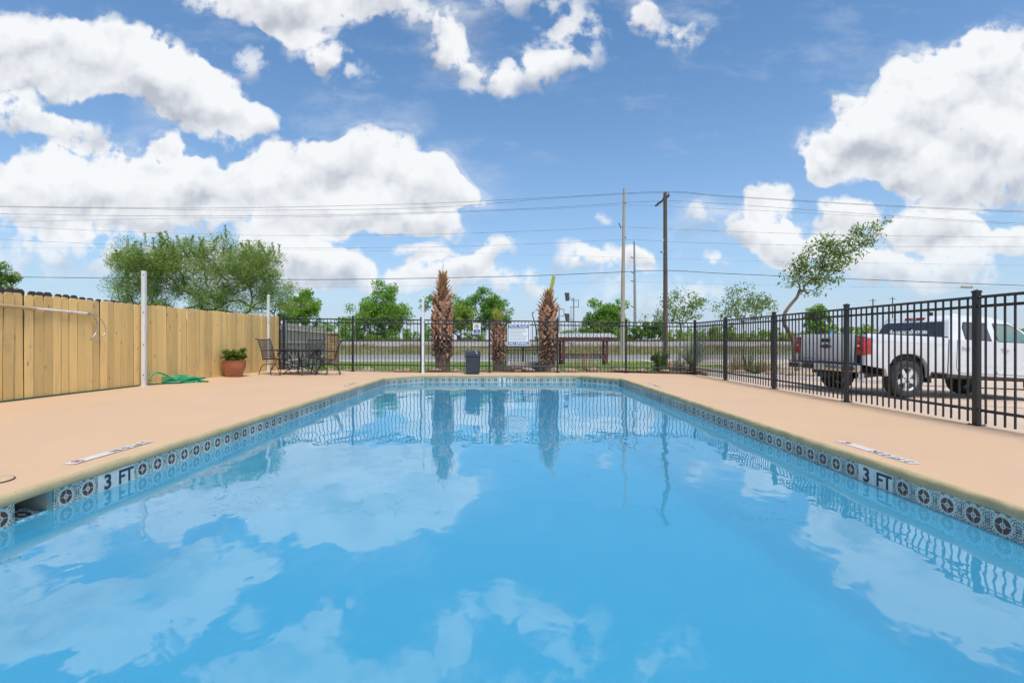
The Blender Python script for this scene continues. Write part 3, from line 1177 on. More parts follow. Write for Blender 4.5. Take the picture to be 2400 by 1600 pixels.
def wood_mat(name, base, worn, gap, streak=.5):
    m = bpy.data.materials.new(name)
    m.use_nodes = True
    nt = m.node_tree; N, L = nt.nodes, nt.links
    p = N['Principled BSDF']; p.inputs['Roughness'].default_value = .75; p.inputs['Specular IOR Level'].default_value = .3
    tc = N.new('ShaderNodeTexCoord'); oi = N.new('ShaderNodeObjectInfo')
    ad = N.new('ShaderNodeVectorMath'); ad.operation = 'MULTIPLY_ADD'
    cmb = N.new('ShaderNodeCombineXYZ')
    for i in range(3):
        L.new(oi.outputs['Random'], cmb.inputs[i])
    L.new(cmb.outputs[0], ad.inputs[0]); ad.inputs[1].default_value = (13, 17, 29); L.new(tc.outputs['Object'], ad.inputs[2])
    mp = N.new('ShaderNodeMapping'); mp.inputs['Scale'].default_value = (9, 9, .8); L.new(ad.outputs[0], mp.inputs[0])
    n1 = N.new('ShaderNodeTexNoise'); n1.inputs['Scale'].default_value = 2.2; n1.inputs['Detail'].default_value = 7; n1.inputs['Roughness'].default_value = .62
    L.new(mp.outputs[0], n1.inputs['Vector'])
    r1 = N.new('ShaderNodeMapRange'); r1.inputs['From Min'].default_value = .47; r1.inputs['From Max'].default_value = .75; r1.inputs['To Max'].default_value = streak
    L.new(n1.outputs['Fac'], r1.inputs['Value'])
    n2 = N.new('ShaderNodeTexNoise'); n2.inputs['Scale'].default_value = 3.0; n2.inputs['Detail'].default_value = 4
    L.new(ad.outputs[0], n2.inputs['Vector'])
    r2 = N.new('ShaderNodeMapRange'); r2.inputs['From Min'].default_value = .35; r2.inputs['From Max'].default_value = .68
    L.new(n2.outputs['Fac'], r2.inputs['Value'])
    mu = N.new('ShaderNodeMath'); mu.operation = 'MULTIPLY'; L.new(r1.outputs[0], mu.inputs[0]); L.new(r2.outputs[0], mu.inputs[1])
    mx = N.new('ShaderNodeMix'); mx.data_type = 'RGBA'; mx.inputs[6].default_value = (*base, 1); mx.inputs[7].default_value = (*worn, 1)
    L.new(mu.outputs[0], mx.inputs[0])
    # small knots
    mp3 = N.new('ShaderNodeMapping'); mp3.inputs['Scale'].default_value = (6, 6, 2.2); L.new(ad.outputs[0], mp3.inputs[0])
    vo = N.new('ShaderNodeTexVoronoi'); vo.inputs['Scale'].default_value = 1.2; L.new(mp3.outputs[0], vo.inputs['Vector'])
    lt = N.new('ShaderNodeMapRange'); lt.inputs['From Min'].default_value = .05; lt.inputs['From Max'].default_value = .13; lt.inputs['To Min'].default_value = .7; lt.inputs['To Max'].default_value = 0
    L.new(vo.outputs['Distance'], lt.inputs['Value'])
    mk = N.new('ShaderNodeMix'); mk.data_type = 'RGBA'; mk.inputs[7].default_value = (*[c * .35 for c in worn], 1)
    L.new(lt.outputs[0], mk.inputs[0]); L.new(mx.outputs[2], mk.inputs[6])
    hs = N.new('ShaderNodeHueSaturation')
    rv = N.new('ShaderNodeMapRange'); rv.inputs['To Min'].default_value = .80; rv.inputs['To Max'].default_value = 1.12
    L.new(oi.outputs['Random'], rv.inputs['Value']); L.new(rv.outputs[0], hs.inputs['Value']); L.new(mk.outputs[2], hs.inputs['Color'])
    L.new(hs.outputs[0], p.inputs['Base Color'])
    bp = N.new('ShaderNodeBump'); bp.inputs['Strength'].default_value = .5; bp.inputs['Distance'].default_value = .004
    L.new(n1.outputs['Fac'], bp.inputs['Height']); L.new(bp.outputs[0], p.inputs['Normal'])
    return m


M_YWOOD = wood_mat('yellow_painted_wood', (.78, .52, .205), (.44, .35, .21), None, .9)
M_DWOOD = wood_mat('dark_weathered_wood', (.085, .072, .07), (.13, .115, .11), None, .8)
M_GWOOD = wood_mat('grey_weathered_wood', (.42, .36, .32), (.27, .23, .205), None, .9)


def dogear(w, h, th, ear=.028):
    b = MB()
    poly = [(-w / 2, 0), (w / 2, 0), (w / 2, h - ear), (w / 2 - ear * .9, h), (-w / 2 + ear * .9, h), (-w / 2, h - ear)]
    b.prism(poly, 'y', -th / 2, th / 2)
    return b


def picket_meshes(name, ws, h, th, m):
    return [dogear(w, h, th).mesh(name, m) for w in ws]


def plank_fence(name, label, m, ptf, ang, y_list, hz, base_z, off, meshes, rails=True, jitter=1.0):
    o = thing(name, label, 'fence', (0, 0, 0))
    nrm = Vector((math.sin(ang), -math.cos(ang), 0))
    for i, (x, y) in enumerate(y_list):
        me = random.choice(meshes)
        w = me['w']
        q = Vector((x, y, base_z(x, y))) - nrm * (off + random.uniform(-.004, .004))
        s = hz(x, y) / me['h']
        k = obj('plank', me, o, q, (random.uniform(-.006, .006), random.uniform(-.007, .007) * jitter, ang + random.uniform(-.02, .02)))
        k.scale = (1, 1, s * random.uniform(.994, 1.006))
    return o


YM = []
for w in (.126, .132, .137, .140, .143):
    me = dogear(w, 1.62, .017).mesh('plank', M_YWOOD)
    me['w'] = w; me['h'] = 1.62
    YM.append(me)
DM = []
for w in (.13, .135, .14):
    me = dogear(w, 1.8, .017, ear=.035).mesh('plank', M_DWOOD)
    me['w'] = w; me['h'] = 1.8
    DM.append(me)

L_tot = (FB - FA).length
pos = []
s = 0.0
dvec = (FB - FA).normalized()
while s < L_tot - .05:
    p2 = FA + dvec * s
    pos.append((p2.x, p2.y)); s += .1455 + random.choice((0, 0, .001, .003, .006))
yf = plank_fence('wooden_fence', 'tall yellow painted plank fence with white posts along the pool deck', M_YWOOD, fence_pt, FANG, pos,
                 lambda x, y: lerp(1.602, 1.634, (y - 7) / 8), lambda x, y: .132, 0.0, YM)
for z in (.40, .95, 1.42):
    a, b_ = FA + Vector((-.035, 0)), FB + Vector((-.035, 0))
    MB().tube([(a.x, a.y, z), (b_.x, b_.y, z)], .03, 4).build('rail', mat('raw_timber', (.16, .12, .08), rough=.9), yf)
pos = []
s = 0.0
while s < L_tot:
    p2 = FA + dvec * s + Vector((-.19, 0))
    pos.append((p2.x, p2.y)); s += .150
df = plank_fence('weathered_fence', 'dark weathered dog ear plank fence standing behind the yellow fence', M_DWOOD, fence_pt, FANG, pos,
                 lambda x, y: max(1.58, lerp(1.74, 1.655, (y - 6.5) / 4.5)), lambda x, y: .10, 0.0, DM, jitter=2.5)
for z in (.5, 1.4):
    a = FA + Vector((-.23, 0)); b_ = FB + Vector((-.23, 0))
    MB().tube([(a.x, a.y, z), (b_.x, b_.y, z)], .03, 4).build('rail', MATS['raw_timber'], df)


# ------------------------------------------------------------------ white posts
def white_post(px, d, ytop, ybot, w, label, holes=True, xoff=0):
    x = XW(px, d)
    z0, z1 = ZW(ybot, d), ZW(ytop, d)
    z0 = min(z0, deckz(x, d))
    t = thing('white_post', label, 'post', (x, d, deckz(x, d)), R(4), 'white square posts left from a shade frame')
    h = z1 - deckz(x, d)
    MB().box((0, 0, h / 2), (w, w, h)).build('shaft', M_WHITEPOST, t, bevel=.004)
    MB().box((0, 0, .004), (w + .05, w + .05, .012)).build('base_plate', M_WHITEPOST, t)
    if holes:
        for zz in (.22, h * .36, h * .64, h - .08):
            MB().lathe([(.011, 0), (.011, .004)], n=10).build('bolt_hole', M_DARK, t, loc=(w * .17, -w / 2 - .001, zz), rot=(R(90), 0, 0))
    return t


white_post(337.5, 9.63, 635, 902, .068, 'tall white square post in front of the yellow fence beside the green hose')
white_post(629.5, 14.25, 690.5, 867, .062, 'white square post in front of the yellow fence next to the patio table')
white_post(991.5, 14.93, 688.4, 866, .078, 'off-white square post against the black iron fence by a palm stump')


# ------------------------------------------------------------------ black iron fences
def iron_fence(name, label, a, b, posts, ztop, zbot, postw=.055, ph=.07):
    """a, b: end points (x,y); posts: list of distances along the line; ztop/zbot: functions of distance"""
    a, b = Vector(a), Vector(b)
    d = (b - a).normalized()
    ang = math.atan2(d.y, d.x)
    o = thing(name, label, 'fence', (0, 0, 0))
    pk = MB().box((0, 0, 0), (.017, .017, 1.0)).mesh('picket', M_IRON)
    for s in posts:
        p = a + d * s
        z0 = deckz(p.x, p.y)
        z1 = ztop(s) + ph
        po = MB().box((0, 0, (z1 - z0) / 2), (postw, postw, z1 - z0)).build('post', M_IRON, o, loc=(p.x, p.y, z0), rot=(0, 0, ang))
        c = MB().box((0, 0, .0), (postw + .012, postw + .012, .022))
        h = postw / 2 + .003
        c.add([(-h, -h, .011), (h, -h, .011), (h, h, .011), (-h, h, .011), (0, 0, .03)], [(0, 1, 4), (1, 2, 4), (2, 3, 4), (3, 0, 4)])
        c.build('post_cap', M_IRON, po, loc=(0, 0, z1 - z0))
        bp = MB().box((0, 0, .006), (.13, .13, .011))
        for ex in (-.048, .048):
            for ey in (-.048, .048):
                bp.lathe([(.008, .012), (.008, .022)], (ex, ey, 0), n=8)
        bp.build('base_plate', M_IRON, po)
    for s0, s1 in zip(posts[:-1], posts[1:]):
        L_ = s1 - s0
        for zo, key in ((0.0, 'top'), (-.115, 'top'), (.16, 'bot')):
            f = ztop if key == 'top' else zbot
            p0, p1 = a + d * (s0 + .028), a + d * (s1 - .028)
            MB().tube([(p0.x, p0.y, f(s0) + zo), (p1.x, p1.y, f(s1) + zo)], .0185, 4).build('rail', M_IRON, o)
            bm_ = MB()
            for p, sg in ((p0, 1), (p1, -1)):
                q = p + d * .035 * sg
                bm_.lathe([(.008, 0), (.008, .012), (.004, .016)], n=8)
            # bracket screws
            scw = MB()
            nrm = Vector((d.y, -d.x))
            for p, sg, sv in ((p0, 1, s0), (p1, -1, s1)):
                q = p + d * .03 * sg + nrm * .017
                scw.box((q.x, q.y, f(sv) + zo), (.013, .013, .013), ang)
            scw.build('bracket_screws', M_BOLT, o)
        n = max(1, int(round(L_ / .113)))
        for i in range(1, n):
            s = s0 + L_ * i / n
            p = a + d * s
            z0, z1 = zbot(s), ztop(s)
            k = obj('picket', pk, o, (p.x, p.y, (z0 + z1) / 2), (0, 0, ang))
            k.scale = (1, 1, z1 - z0)
    return o


xs = [-6.86] + [XW(px, FENCE_Y) for px in (827, 987, 1147, 1306.5, 1467)] + [FENCE_X]
posts = [x + 6.93 for x in xs]
FT = lambda s: lerp(1.71, 1.568, s / 12.83)
FBt = lambda s: lerp(.140, .012, s / 12.83)
iron_fence('iron_fence', 'black iron picket fence across the far end of the pool with a rules sign', (-6.93, FENCE_Y), (FENCE_X, FENCE_Y), posts, FT, FBt)
gp = thing('gate_post', 'black square steel post where the yellow fence meets the iron fence', 'post', (-6.975, 15.06, deckz(-6.97, 15.06)))
MB().box((0, 0, .84), (.06, .06, 1.68)).build('shaft', M_IRON, gp)
MB().box((0, 0, 1.69), (.07, .07, .03)).build('cap', M_IRON, gp)
for z in (.4, 1.3):
    MB().box((.05, -.02, z), (.05, .03, .10)).build('hinge', M_BOLT, gp)
ys = [FENCE_X * FPX / (px - CX) for px in (1700, 1814, 1984, 2289)]
ys = [15.1] + ys + [ys[-1] - 2.3, ys[-1] - 4.6]
posts = [15.1 - y for y in ys]
iron_fence('iron_fence', 'black iron picket fence between the pool deck and the white pickup truck', (FENCE_X, 15.1), (FENCE_X, 0), posts,
           lambda s: 1.568, lambda s: .004, postw=.062)


# ------------------------------------------------------------------ grey fence, stone pillar beyond the corner
gf = thing('grey_fence', 'grey weathered plank fence with steel posts behind the iron fence', 'fence', (0, 0, 0))
ga, gb = Vector((-7.08, 15.35)), Vector((-8.10, 22.0))
gd = (gb - ga).normalized()
gang = math.atan2(gd.y, gd.x)
Lg = (gb - ga).length
pb = MB()
s = 0.0
while s < Lg:
    p = ga + gd * s
    w = random.uniform(.130, .142)
    h = 1.56 + random.uniform(-.02, .02) + s * .012
    m3 = Matrix.Rotation(gang, 3, 'Z')
    poly = [(-w / 2, 0), (w / 2, 0), (w / 2, h - .03), (w / 2 - .025, h), (-w / 2 + .025, h), (-w / 2, h - .03)]
    vs = [m3 @ Vector((x, y, z)) + Vector((p.x - .04, p.y, .03 - s * .018)) for y in (-.009, .009) for (x, z) in poly]
    n = 6
    pb.add(vs, [tuple(range(n))[::-1], tuple(range(n, 2 * n))] + [(i, (i + 1) % n, n + (i + 1) % n, n + i) for i in range(n)])
    s += .145
stuff(pb.build('planks', M_GWOOD, gf))
for z in (.35, .95, 1.38):
    MB().tube([(ga.x + .01, ga.y, z), (gb.x + .01, gb.y, z - .02)], .035, 4).build('rail', M_GWOOD, gf)
for px, dd in ((671, 15.6), (723, 18.6), (763, 21.9)):
    x = XW(px, dd)
    MB().tube([(x, dd, -.2), (x, dd, 1.66)], .032, 10).build('steel_post', M_BOLT, gf)

M_STONE = mat('tan_sandstone', (.42, .29, .155), rough=.9, color2=(.30, .17, .085), vscale=8, bump=.6, bscale=30, island=.25)
sp = thing('stone_pillar', 'tan sandstone veneer pillar with flat cap beyond the grey fence', 'pillar', (XW(779, 22.6), 22.6, gz(-8, 22.6) - .05))
MB().box((0, 0, .75), (.44, .44, 1.5)).build('core', mat('brown_mortar', (.16, .11, .075), rough=.95), sp)
rs = random.Random(3)
for face in range(4):
    z = .02
    while z < 1.44:
        hgt = rs.uniform(.10, .19)
        x = -.23
        while x < .21:
            w = rs.uniform(.11, .22)
            w = min(w, .23 - x)
            if w > .05:
                q = Matrix.Rotation(face * math.pi / 2, 3, 'Z') @ Vector((x + w / 2, -.225, 0))
                b = MB().box((0, 0, 0), (w - .012, .03 + rs.uniform(0, .012), min(hgt, 1.5 - z) - .012))
                b.build('stone', M_STONE, sp, bevel=.008, loc=(q.x, q.y, z + hgt / 2), rot=(0, rs.uniform(-.04, .04), face * math.pi / 2))
            x += w
        z += hgt
MB().box((0, 0, 1.55), (.56, .56, .09)).build('cap', mat('pale_cap_stone', (.50, .38, .24), rough=.9, var=.2, vscale=8), sp, bevel=.015)


# ------------------------------------------------------------------ signs on the fence
def panel(parent, name, x0, x1, z0, z1, m, y, th=.002):
    return MB().span((x0, y - th, z0), (x1, y, z1)).build(name, m, parent)


sx, sz = XW(1215, 15.06), ZW(784.5, 15.06)
sg = thing('pool_rules_sign', 'white and blue POOL RULES NO DIVING sign on the iron fence', 'sign', (sx, 15.06, sz))
Wd, H = .685, .675
MB().box((0, 0, 0), (Wd, .006, H)).build('board', M_WHITE, sg, bevel=.002)
y0 = -.004
bx = .022
panel(sg, 'header_band', -Wd / 2 + bx, Wd / 2 - bx, H / 2 - .125, H / 2 - bx, M_BLUE, y0)
panel(sg, 'footer_band', -Wd / 2 + bx, Wd / 2 - bx, -H / 2 + bx, -H / 2 + .125, M_BLUE, y0)
panel(sg, 'border', -Wd / 2 + bx, -Wd / 2 + bx + .018, -H / 2 + .125, H / 2 - .125, M_BLUE, y0)
panel(sg, 'border', Wd / 2 - bx - .018, Wd / 2 - bx, -H / 2 + .125, H / 2 - .125, M_BLUE, y0)
obj('lettering', text_mesh('lettering', 'POOL RULES', .10, M_WHITE, bold=.0024, width=.56), sg, (0, y0 - .004, H / 2 - .074), (R(90), 0, 0))
obj('lettering', text_mesh('lettering', 'NO DIVING', .105, M_WHITE, bold=.003, width=.575), sg, (0, y0 - .004, -H / 2 + .073), (R(90), 0, 0))
fine = MB()
rs = random.Random(11)
for i in range(9):
    z = H / 2 - .155 - i * .044
    x = -Wd / 2 + .07
    end = Wd / 2 - .07 - rs.uniform(0, .14)
    while x < end:
        w = rs.uniform(.02, .055)
        fine.span((x, y0 - .002, z - .008), (min(x + w, end), y0, z + .008))
        x += w + .010
fine.build('fine_print', M_GREYPRINT, sg)
for ex in (-1, 1):
    for ez in (-1, 1):
        MB().lathe([(.006, 0), (.006, .004)], n=8).build('screw', M_BOLT, sg, loc=(ex * (Wd / 2 - .012), -.003, ez * (H / 2 - .012)), rot=(R(90), 0, 0))

sx, sz = XW(1117.6, 15.06), ZW(770.3, 15.06)
sn = thing('prohibition_sign', 'small white and blue prohibition sign with a crossed circle on the iron fence', 'sign', (sx, 15.06, sz))
MB().box((0, 0, 0), (.235, .006, .345)).build('board', M_WHITE, sn, bevel=.002)
ring = [(.068 * math.cos(a), -.005, .07 + .068 * math.sin(a)) for a in frange(0, 2 * math.pi, 28)[:-1]]
b = MB().tube(ring, .0075, 5, closed=True)
b.tube([(-.048, -.005, .118), (.048, -.005, .022)], .006, 5)
b.build('crossed_circle', M_RED, sn)
b = MB().tube([(.012, -.006, .105), (0, -.006, .075), (-.03, -.006, .05)], .008, 5)
b.tube([(-.03, -.006, .09), (0, -.006, .08), (.03, -.006, .088)], .006, 5).tube([(0, -.006, .072), (.022, -.006, .05), (.018, -.006, .03)], .007, 5)
b.build('figure', M_BLACKPRINT, sn)
panel(sn, 'blue_panel', -.10, .10, -.155, -.028, M_BLUE, -.004)
obj('lettering', text_mesh('lettering', 'NO', .042, M_WHITE, bold=.0012), sn, (0, -.0072, -.062), (R(90), 0, 0))
obj('lettering', text_mesh('lettering', 'RUNNING', .042, M_WHITE, bold=.0014, width=.18), sn, (0, -.0072, -.118), (R(90), 0, 0))

# ------------------------------------------------------------------ trash bin
M_BIN = mat('charcoal_plastic', (.040, .042, .052), rough=.5, var=.2, vscale=5)
tx, ty = XW(1108.5, 14.82), 14.82
tb = thing('trash_bin', 'square charcoal trash bin with flap top by the iron fence', 'trash can', (tx, ty, deckz(tx, ty)))
b = MB()
w0, w1 = .195, .215
vs = []
for (w, z) in ((w0, .0), (w1, .52)):
    vs += [(-w, -w, z), (w, -w, z), (w, w, z), (-w, w, z)]
b.add(vs, [(0, 3, 2, 1), (4, 5, 6, 7), (0, 1, 5, 4), (1, 2, 6, 5), (2, 3, 7, 6), (3, 0, 4, 7)])
b.build('body', M_BIN, tb, bevel=.012, segs=2)
for (z, hh) in ((.05, .012),):
    MB().box((0, -w0 - .004, z), (.33, .01, hh)).build('ridge', M_BIN, tb)
b = MB()
b.box((0, 0, .545), (.46, .46, .05))
b.build('lid_rim', M_BIN, tb, bevel=.012, segs=2)
b = MB()
b.prism([(-.215, .57), (.215, .57), (.20, .69), (.14, .705), (-.14, .705), (-.20, .69)], 'x', -.215, .215)
b.build('hood', M_BIN, tb, bevel=.015, segs=2)
MB().box((0, -.219, .635), (.37, .012, .095)).build('flap', mat('charcoal_flap', (.052, .054, .066), rough=.45), tb, bevel=.004)
tp = MB()
tp.add([(.09, -.228, .69), (.105, -.228, .69), (.155, -.230, .60), (.14, -.230, .60)], [(0, 1, 2, 3)])
tp.add([(.09, -.228, .69), (.105, -.228, .69), (.095, -.1, .708), (.08, -.1, .708)], [(0, 1, 2, 3)])
tp.build('paper_strip', M_WHITE, tb)

# ------------------------------------------------------------------ pole and hook on the fence
def fence_front(y, off):
    return fence_at_y(y) + off


ph = thing('pool_pole', 'long pale telescopic pool pole hung along the yellow fence', 'pole', (0, 0, 0))
d1 = 7.33 * FPX / (CX - 195)          # end of the pole
zE, z0p = ZW(734.7, d1), ZW(722.8, 7.1)
pa = Vector((fence_front(3.6, .035), 3.6, z0p + .14))
pe = Vector((fence_front(d1, .035), d1, zE))
mid = pa.lerp(pe, .80)
MB().tube([pa, mid], .024, 10).build('outer_tube', mat('tan_faded_tube', (.52, .38, .21), rough=.5, var=.2, vscale=3), ph, smooth=True)
MB().tube([mid, pe], .019, 10).build('inner_tube', M_WHITEPOST, ph, smooth=True)
MB().tube([mid + (pe - mid) * .0, mid + (pe - mid) * .06], .029, 10).build('clamp', mat('tan_clamp', (.50, .36, .20), rough=.5), ph, smooth=True)
MB().tube([pe - (pe - mid).normalized() * .02, pe + (pe - mid).normalized() * .04], .022, 10).build('tip', mat('teal_plastic', (.03, .25, .27), rough=.4), ph, smooth=True)
for t in (.35, .93):
    q = pa.lerp(pe, t)
    MB().tube([q + Vector((-.05, 0, -.03)), q + Vector((.0, 0, -.035)), q + Vector((.034, 0, -.015)), q + Vector((.034, 0, .02))], .006, 6).build('hanger', M_BOLT, ph)
hk = []
for (px, py) in ((200, 735), (212, 739), (219, 750), (222, 764), (219, 778), (213, 788), (204, 796)):
    dd = 7.27 * FPX / (CX - px)
    hk.append(Vector((fence_front(dd, .05), dd, ZW(py, dd))))
hk2 = []
for (px, py) in ((200, 735), (215, 737), (228, 746), (238, 762), (240, 778), (232, 789), (218, 797), (204, 796)):
    dd = 7.18 * FPX / (CX - px)
    hk2.append(Vector((fence_front(dd, .14), dd, ZW(py, dd))))


def smooth_path(pts, n=6):
    pts = [Vector(p) for p in pts]
    res = []
    for i in range(len(pts) - 1):
        p0, p1, p2, p3 = pts[max(i - 1, 0)], pts[i], pts[i + 1], pts[min(i + 2, len(pts) - 1)]
        for k in range(n):
            t = k / n
            res.append(.5 * ((2 * p1) + (p2 - p0) * t + (2 * p0 - 5 * p1 + 4 * p2 - p3) * t * t + (3 * p1 - p0 - 3 * p2 + p3) * t ** 3))
    res.append(pts[-1])
    return res


b = MB().tube(smooth_path(hk), .010, 8).tube(smooth_path(hk2), .0065, 8)
b.build('rescue_hook', mat('dull_aluminium', (.42, .42, .43), rough=.4, metal=.8), ph, smooth=True)

# ------------------------------------------------------------------ green hose
M_HOSE = mat('green_hose', (.02, .36, .15), rough=.35, var=.25, vscale=10)
hose = thing('garden_hose', 'bright green garden hose heaped on the deck beside the white post', 'hose', (-6.6, 10.3, .13))


def H(px, py, lift=0.0):
    """point on the deck under a pixel, raised"""
    h = CAMZ - .118 - lift
    d = FPX * h / (py - CY)
    return Vector((XW(px, d), d, .118 + lift)) - Vector(hose.location)


loop = [(352, 893, .02), (349, 886, .03), (356, 880, .10), (367, 873, .16), (380, 875, .15), (395, 882, .08), (410, 889, .025), (430, 893, .015), (452, 894, .012), (470, 891, .012)]
pts = []
for (px, py, z) in loop:
    dd = 9.62 + (px - 350) * .0085
    pts.append(Vector((XW(px, dd), dd, max(.145, ZW(py, dd)))) - Vector(hose.location))
hb = MB().tube(smooth_path(pts), .017, 8)
rs = random.Random(5)
for k in range(6):
    path = []
    cxp, wpx = rs.uniform(410, 440), rs.uniform(25, 48)
    for i in range(15):
        a = 2 * math.pi * i / 14 + k
        px = cxp + wpx * math.cos(a) + rs.uniform(-2, 2)
        dd = 10.45 + .16 * math.sin(a) + rs.uniform(-.03, .03) + (px - 420) * .004
        z = .137 + .022 * k + .02 * math.sin(a * 2 + k)
        path.append(Vector((XW(px, dd), dd, z)) - Vector(hose.location))
    hb.tube(smooth_path(path, 4), .017, 8)
hb.tube(smooth_path([Vector((XW(p, d), d, z)) - Vector(hose.location) for (p, d, z) in ((410, 10.4, .19), (440, 10.5, .20), (462, 10.7, .16), (482, 10.62, .137))]), .017, 8)
hb.build('coils', M_HOSE, hose, smooth=True)
q0 = Vector((XW(484, 10.62), 10.62, .134)) - Vector(hose.location)
MB().tube([q0, q0 + Vector((.035, 0, 0))], .018, 10).build('coupling', mat('brass', (.45, .30, .10), rough=.35, metal=.9), hose, smooth=True)
q0 = pts[1]
MB().tube([q0 - Vector((0, 0, .02)), q0 + Vector((.01, 0, .025))], .017, 10).build('sticker', mat('hose_sticker', (.5, .2, .15), rough=.5), hose, smooth=True)
path = [(fence_front(y, .045 + .012 * math.sin(y * 3)), y, .146) for y in frange(3.4, 9.3, 26)] + [(-7.17, 9.75, .143), (-7.0, 10.1, .14), (-6.75, 10.35, .14)]
path = [Vector(p) - Vector(hose.location) for p in path]
MB().tube(smooth_path(path, 3), .0125, 8).build('supply_run', mat('dark_green_hose', (.012, .075, .045), rough=.4), hose, smooth=True)

# ------------------------------------------------------------------ terracotta pot and plant
px_, py_ = XW(548.6, 12.2), 12.2
pot = thing('plant_pot', 'glazed terracotta pot with a small leafy shrub against the yellow fence', 'plant pot', (px_, py_, deckz(px_, py_)))
prof = [(.165, 0), (.185, .01), (.215, .08), (.25, .18), (.270, .28), (.272, .34), (.275, .375), (.283, .385), (.283, .402), (.268, .406), (.255, .395), (.25, .36), (.0, .345)]
MB().lathe(prof, n=40, cap=False).build('pot', mat('terracotta_glaze', (.36, .115, .055), rough=.28, var=.25, vscale=5, coat=.3), pot, smooth=True)
MB().lathe([(.25, .352), (.1, .365), (.0, .368)], n=24, cap=False).build('soil', mat('dark_soil', (.05, .035, .025), rough=.95, bump=1, bscale=60), pot)


def leaf_cloud(name, centers, radii, n, size, m, parent=None, aspect=.5, seed=1, flat=.3, loc=None, squash=.8, fold=True):
    """many leaf shaped faces gathered in clumps; two quads folded along the midrib when fold"""
    g = np.random.default_rng(seed)
    C_ = np.array(centers); R_ = np.array(radii)
    wts = R_ ** 2; wts = wts / wts.sum()
    k = g.choice(len(C_), n, p=wts)
    v = g.normal(size=(n, 3)); v /= np.linalg.norm(v, axis=1)[:, None]
    rad = g.random(n) ** .45
    pos = C_[k] + v * (R_[k] * rad)[:, None] * np.array([1, 1, squash])
    sz = size * g.uniform(.6, 1.3, n)
    # direction along the leaf, mostly outwards and hanging a bit
    d = v * .6 + g.normal(size=(n, 3)) * .7 + np.array([0, 0, -flat * .3])
    d /= np.linalg.norm(d, axis=1)[:, None]
    up = g.normal(size=(n, 3)) * .55 + np.array([0, 0, 1.0])
    s = np.cross(d, up); s /= (np.linalg.norm(s, axis=1)[:, None] + 1e-9)
    nn = np.cross(s, d)
    w = (sz * aspect)[:, None] * .5
    L_ = sz[:, None]
    p0 = pos - d * L_ * .5
    p3 = pos + d * L_ * .5
    m1 = pos - d * L_ * .08
    lift = nn * L_ * .10
    a = m1 + s * w + lift
    b = m1 - s * w + lift
    if fold:
        V = np.stack([p0, a, p3, b], axis=1).reshape(-1, 3)
        F = np.stack([np.arange(n) * 4, np.arange(n) * 4 + 1, np.arange(n) * 4 + 2], 1)
        F2 = np.stack([np.arange(n) * 4, np.arange(n) * 4 + 2, np.arange(n) * 4 + 3], 1)
        me = np_mesh(name, V, np.concatenate([F, F2]), m)
    else:
        V = np.stack([p0, a, p3, b], axis=1).reshape(-1, 3)
        F = np.arange(n * 4).reshape(-1, 4)
        me = np_mesh(name, V, F, m)
    return obj(name, me, parent, loc)


M_SHRUB = leaf_mat('shrub_leaf', (.05, .10, .015), (.20, .26, .045), .4)
cs = [(random.uniform(-.22, .22), random.uniform(-.2, .2), random.uniform(.44, .66)) for _ in range(34)]
leaf_cloud('foliage', cs, [random.uniform(.05, .09) for _ in cs], 1500, .06, M_SHRUB, pot, .5, seed=4)
sb = MB()
for c in cs[:14]:
    sb.tube([(c[0] * .2, c[1] * .2, .35), (c[0] * .6, c[1] * .6, .42), c], .005, 5)
sb.build('stems', mat('shrub_stem', (.09, .07, .04), rough=.9), pot)

# ------------------------------------------------------------------ wrought iron table and chairs
M_WI = mat('wrought_iron', (.028, .028, .030), rough=.5, var=.3, vscale=10)


def mesh_fabric():
    m = bpy.data.materials.new('iron_mesh')
    m.use_nodes = True
    nt = m.node_tree; N, L = nt.nodes, nt.links
    p = N['Principled BSDF']; p.inputs['Base Color'].default_value = (.035, .034, .034, 1); p.inputs['Roughness'].default_value = .6
    tr = N.new('ShaderNodeBsdfTransparent'); ms = N.new('ShaderNodeMixShader')
    tc = N.new('ShaderNodeTexCoord')
    wv = N.new('ShaderNodeTexVoronoi'); wv.feature = 'DISTANCE_TO_EDGE'; wv.inputs['Scale'].default_value = 75; wv.inputs['Randomness'].default_value = .0
    L.new(tc.outputs['Object'], wv.inputs['Vector'])
    lt = N.new('ShaderNodeMath'); lt.operation = 'LESS_THAN'; lt.inputs[1].default_value = .17
    L.new(wv.outputs['Distance'], lt.inputs[0])
    L.new(lt.outputs[0], ms.inputs[0]); L.new(tr.outputs[0], ms.inputs[1]); L.new(p.outputs[0], ms.inputs[2])
    L.new(ms.outputs[0], N['Material Output'].inputs['Surface'])
    return m


M_MESH = mesh_fabric()


def spiral(c, r, turns, u, v, n=18, start=0.0, grow=.25):
    c, u, v = Vector(c), Vector(u), Vector(v)
    return [c + (u * math.cos(start + t * turns * 2 * math.pi) + v * math.sin(start + t * turns * 2 * math.pi)) * r * (grow + (1 - grow) * (1 - t)) for t in frange(0, 1, n)]


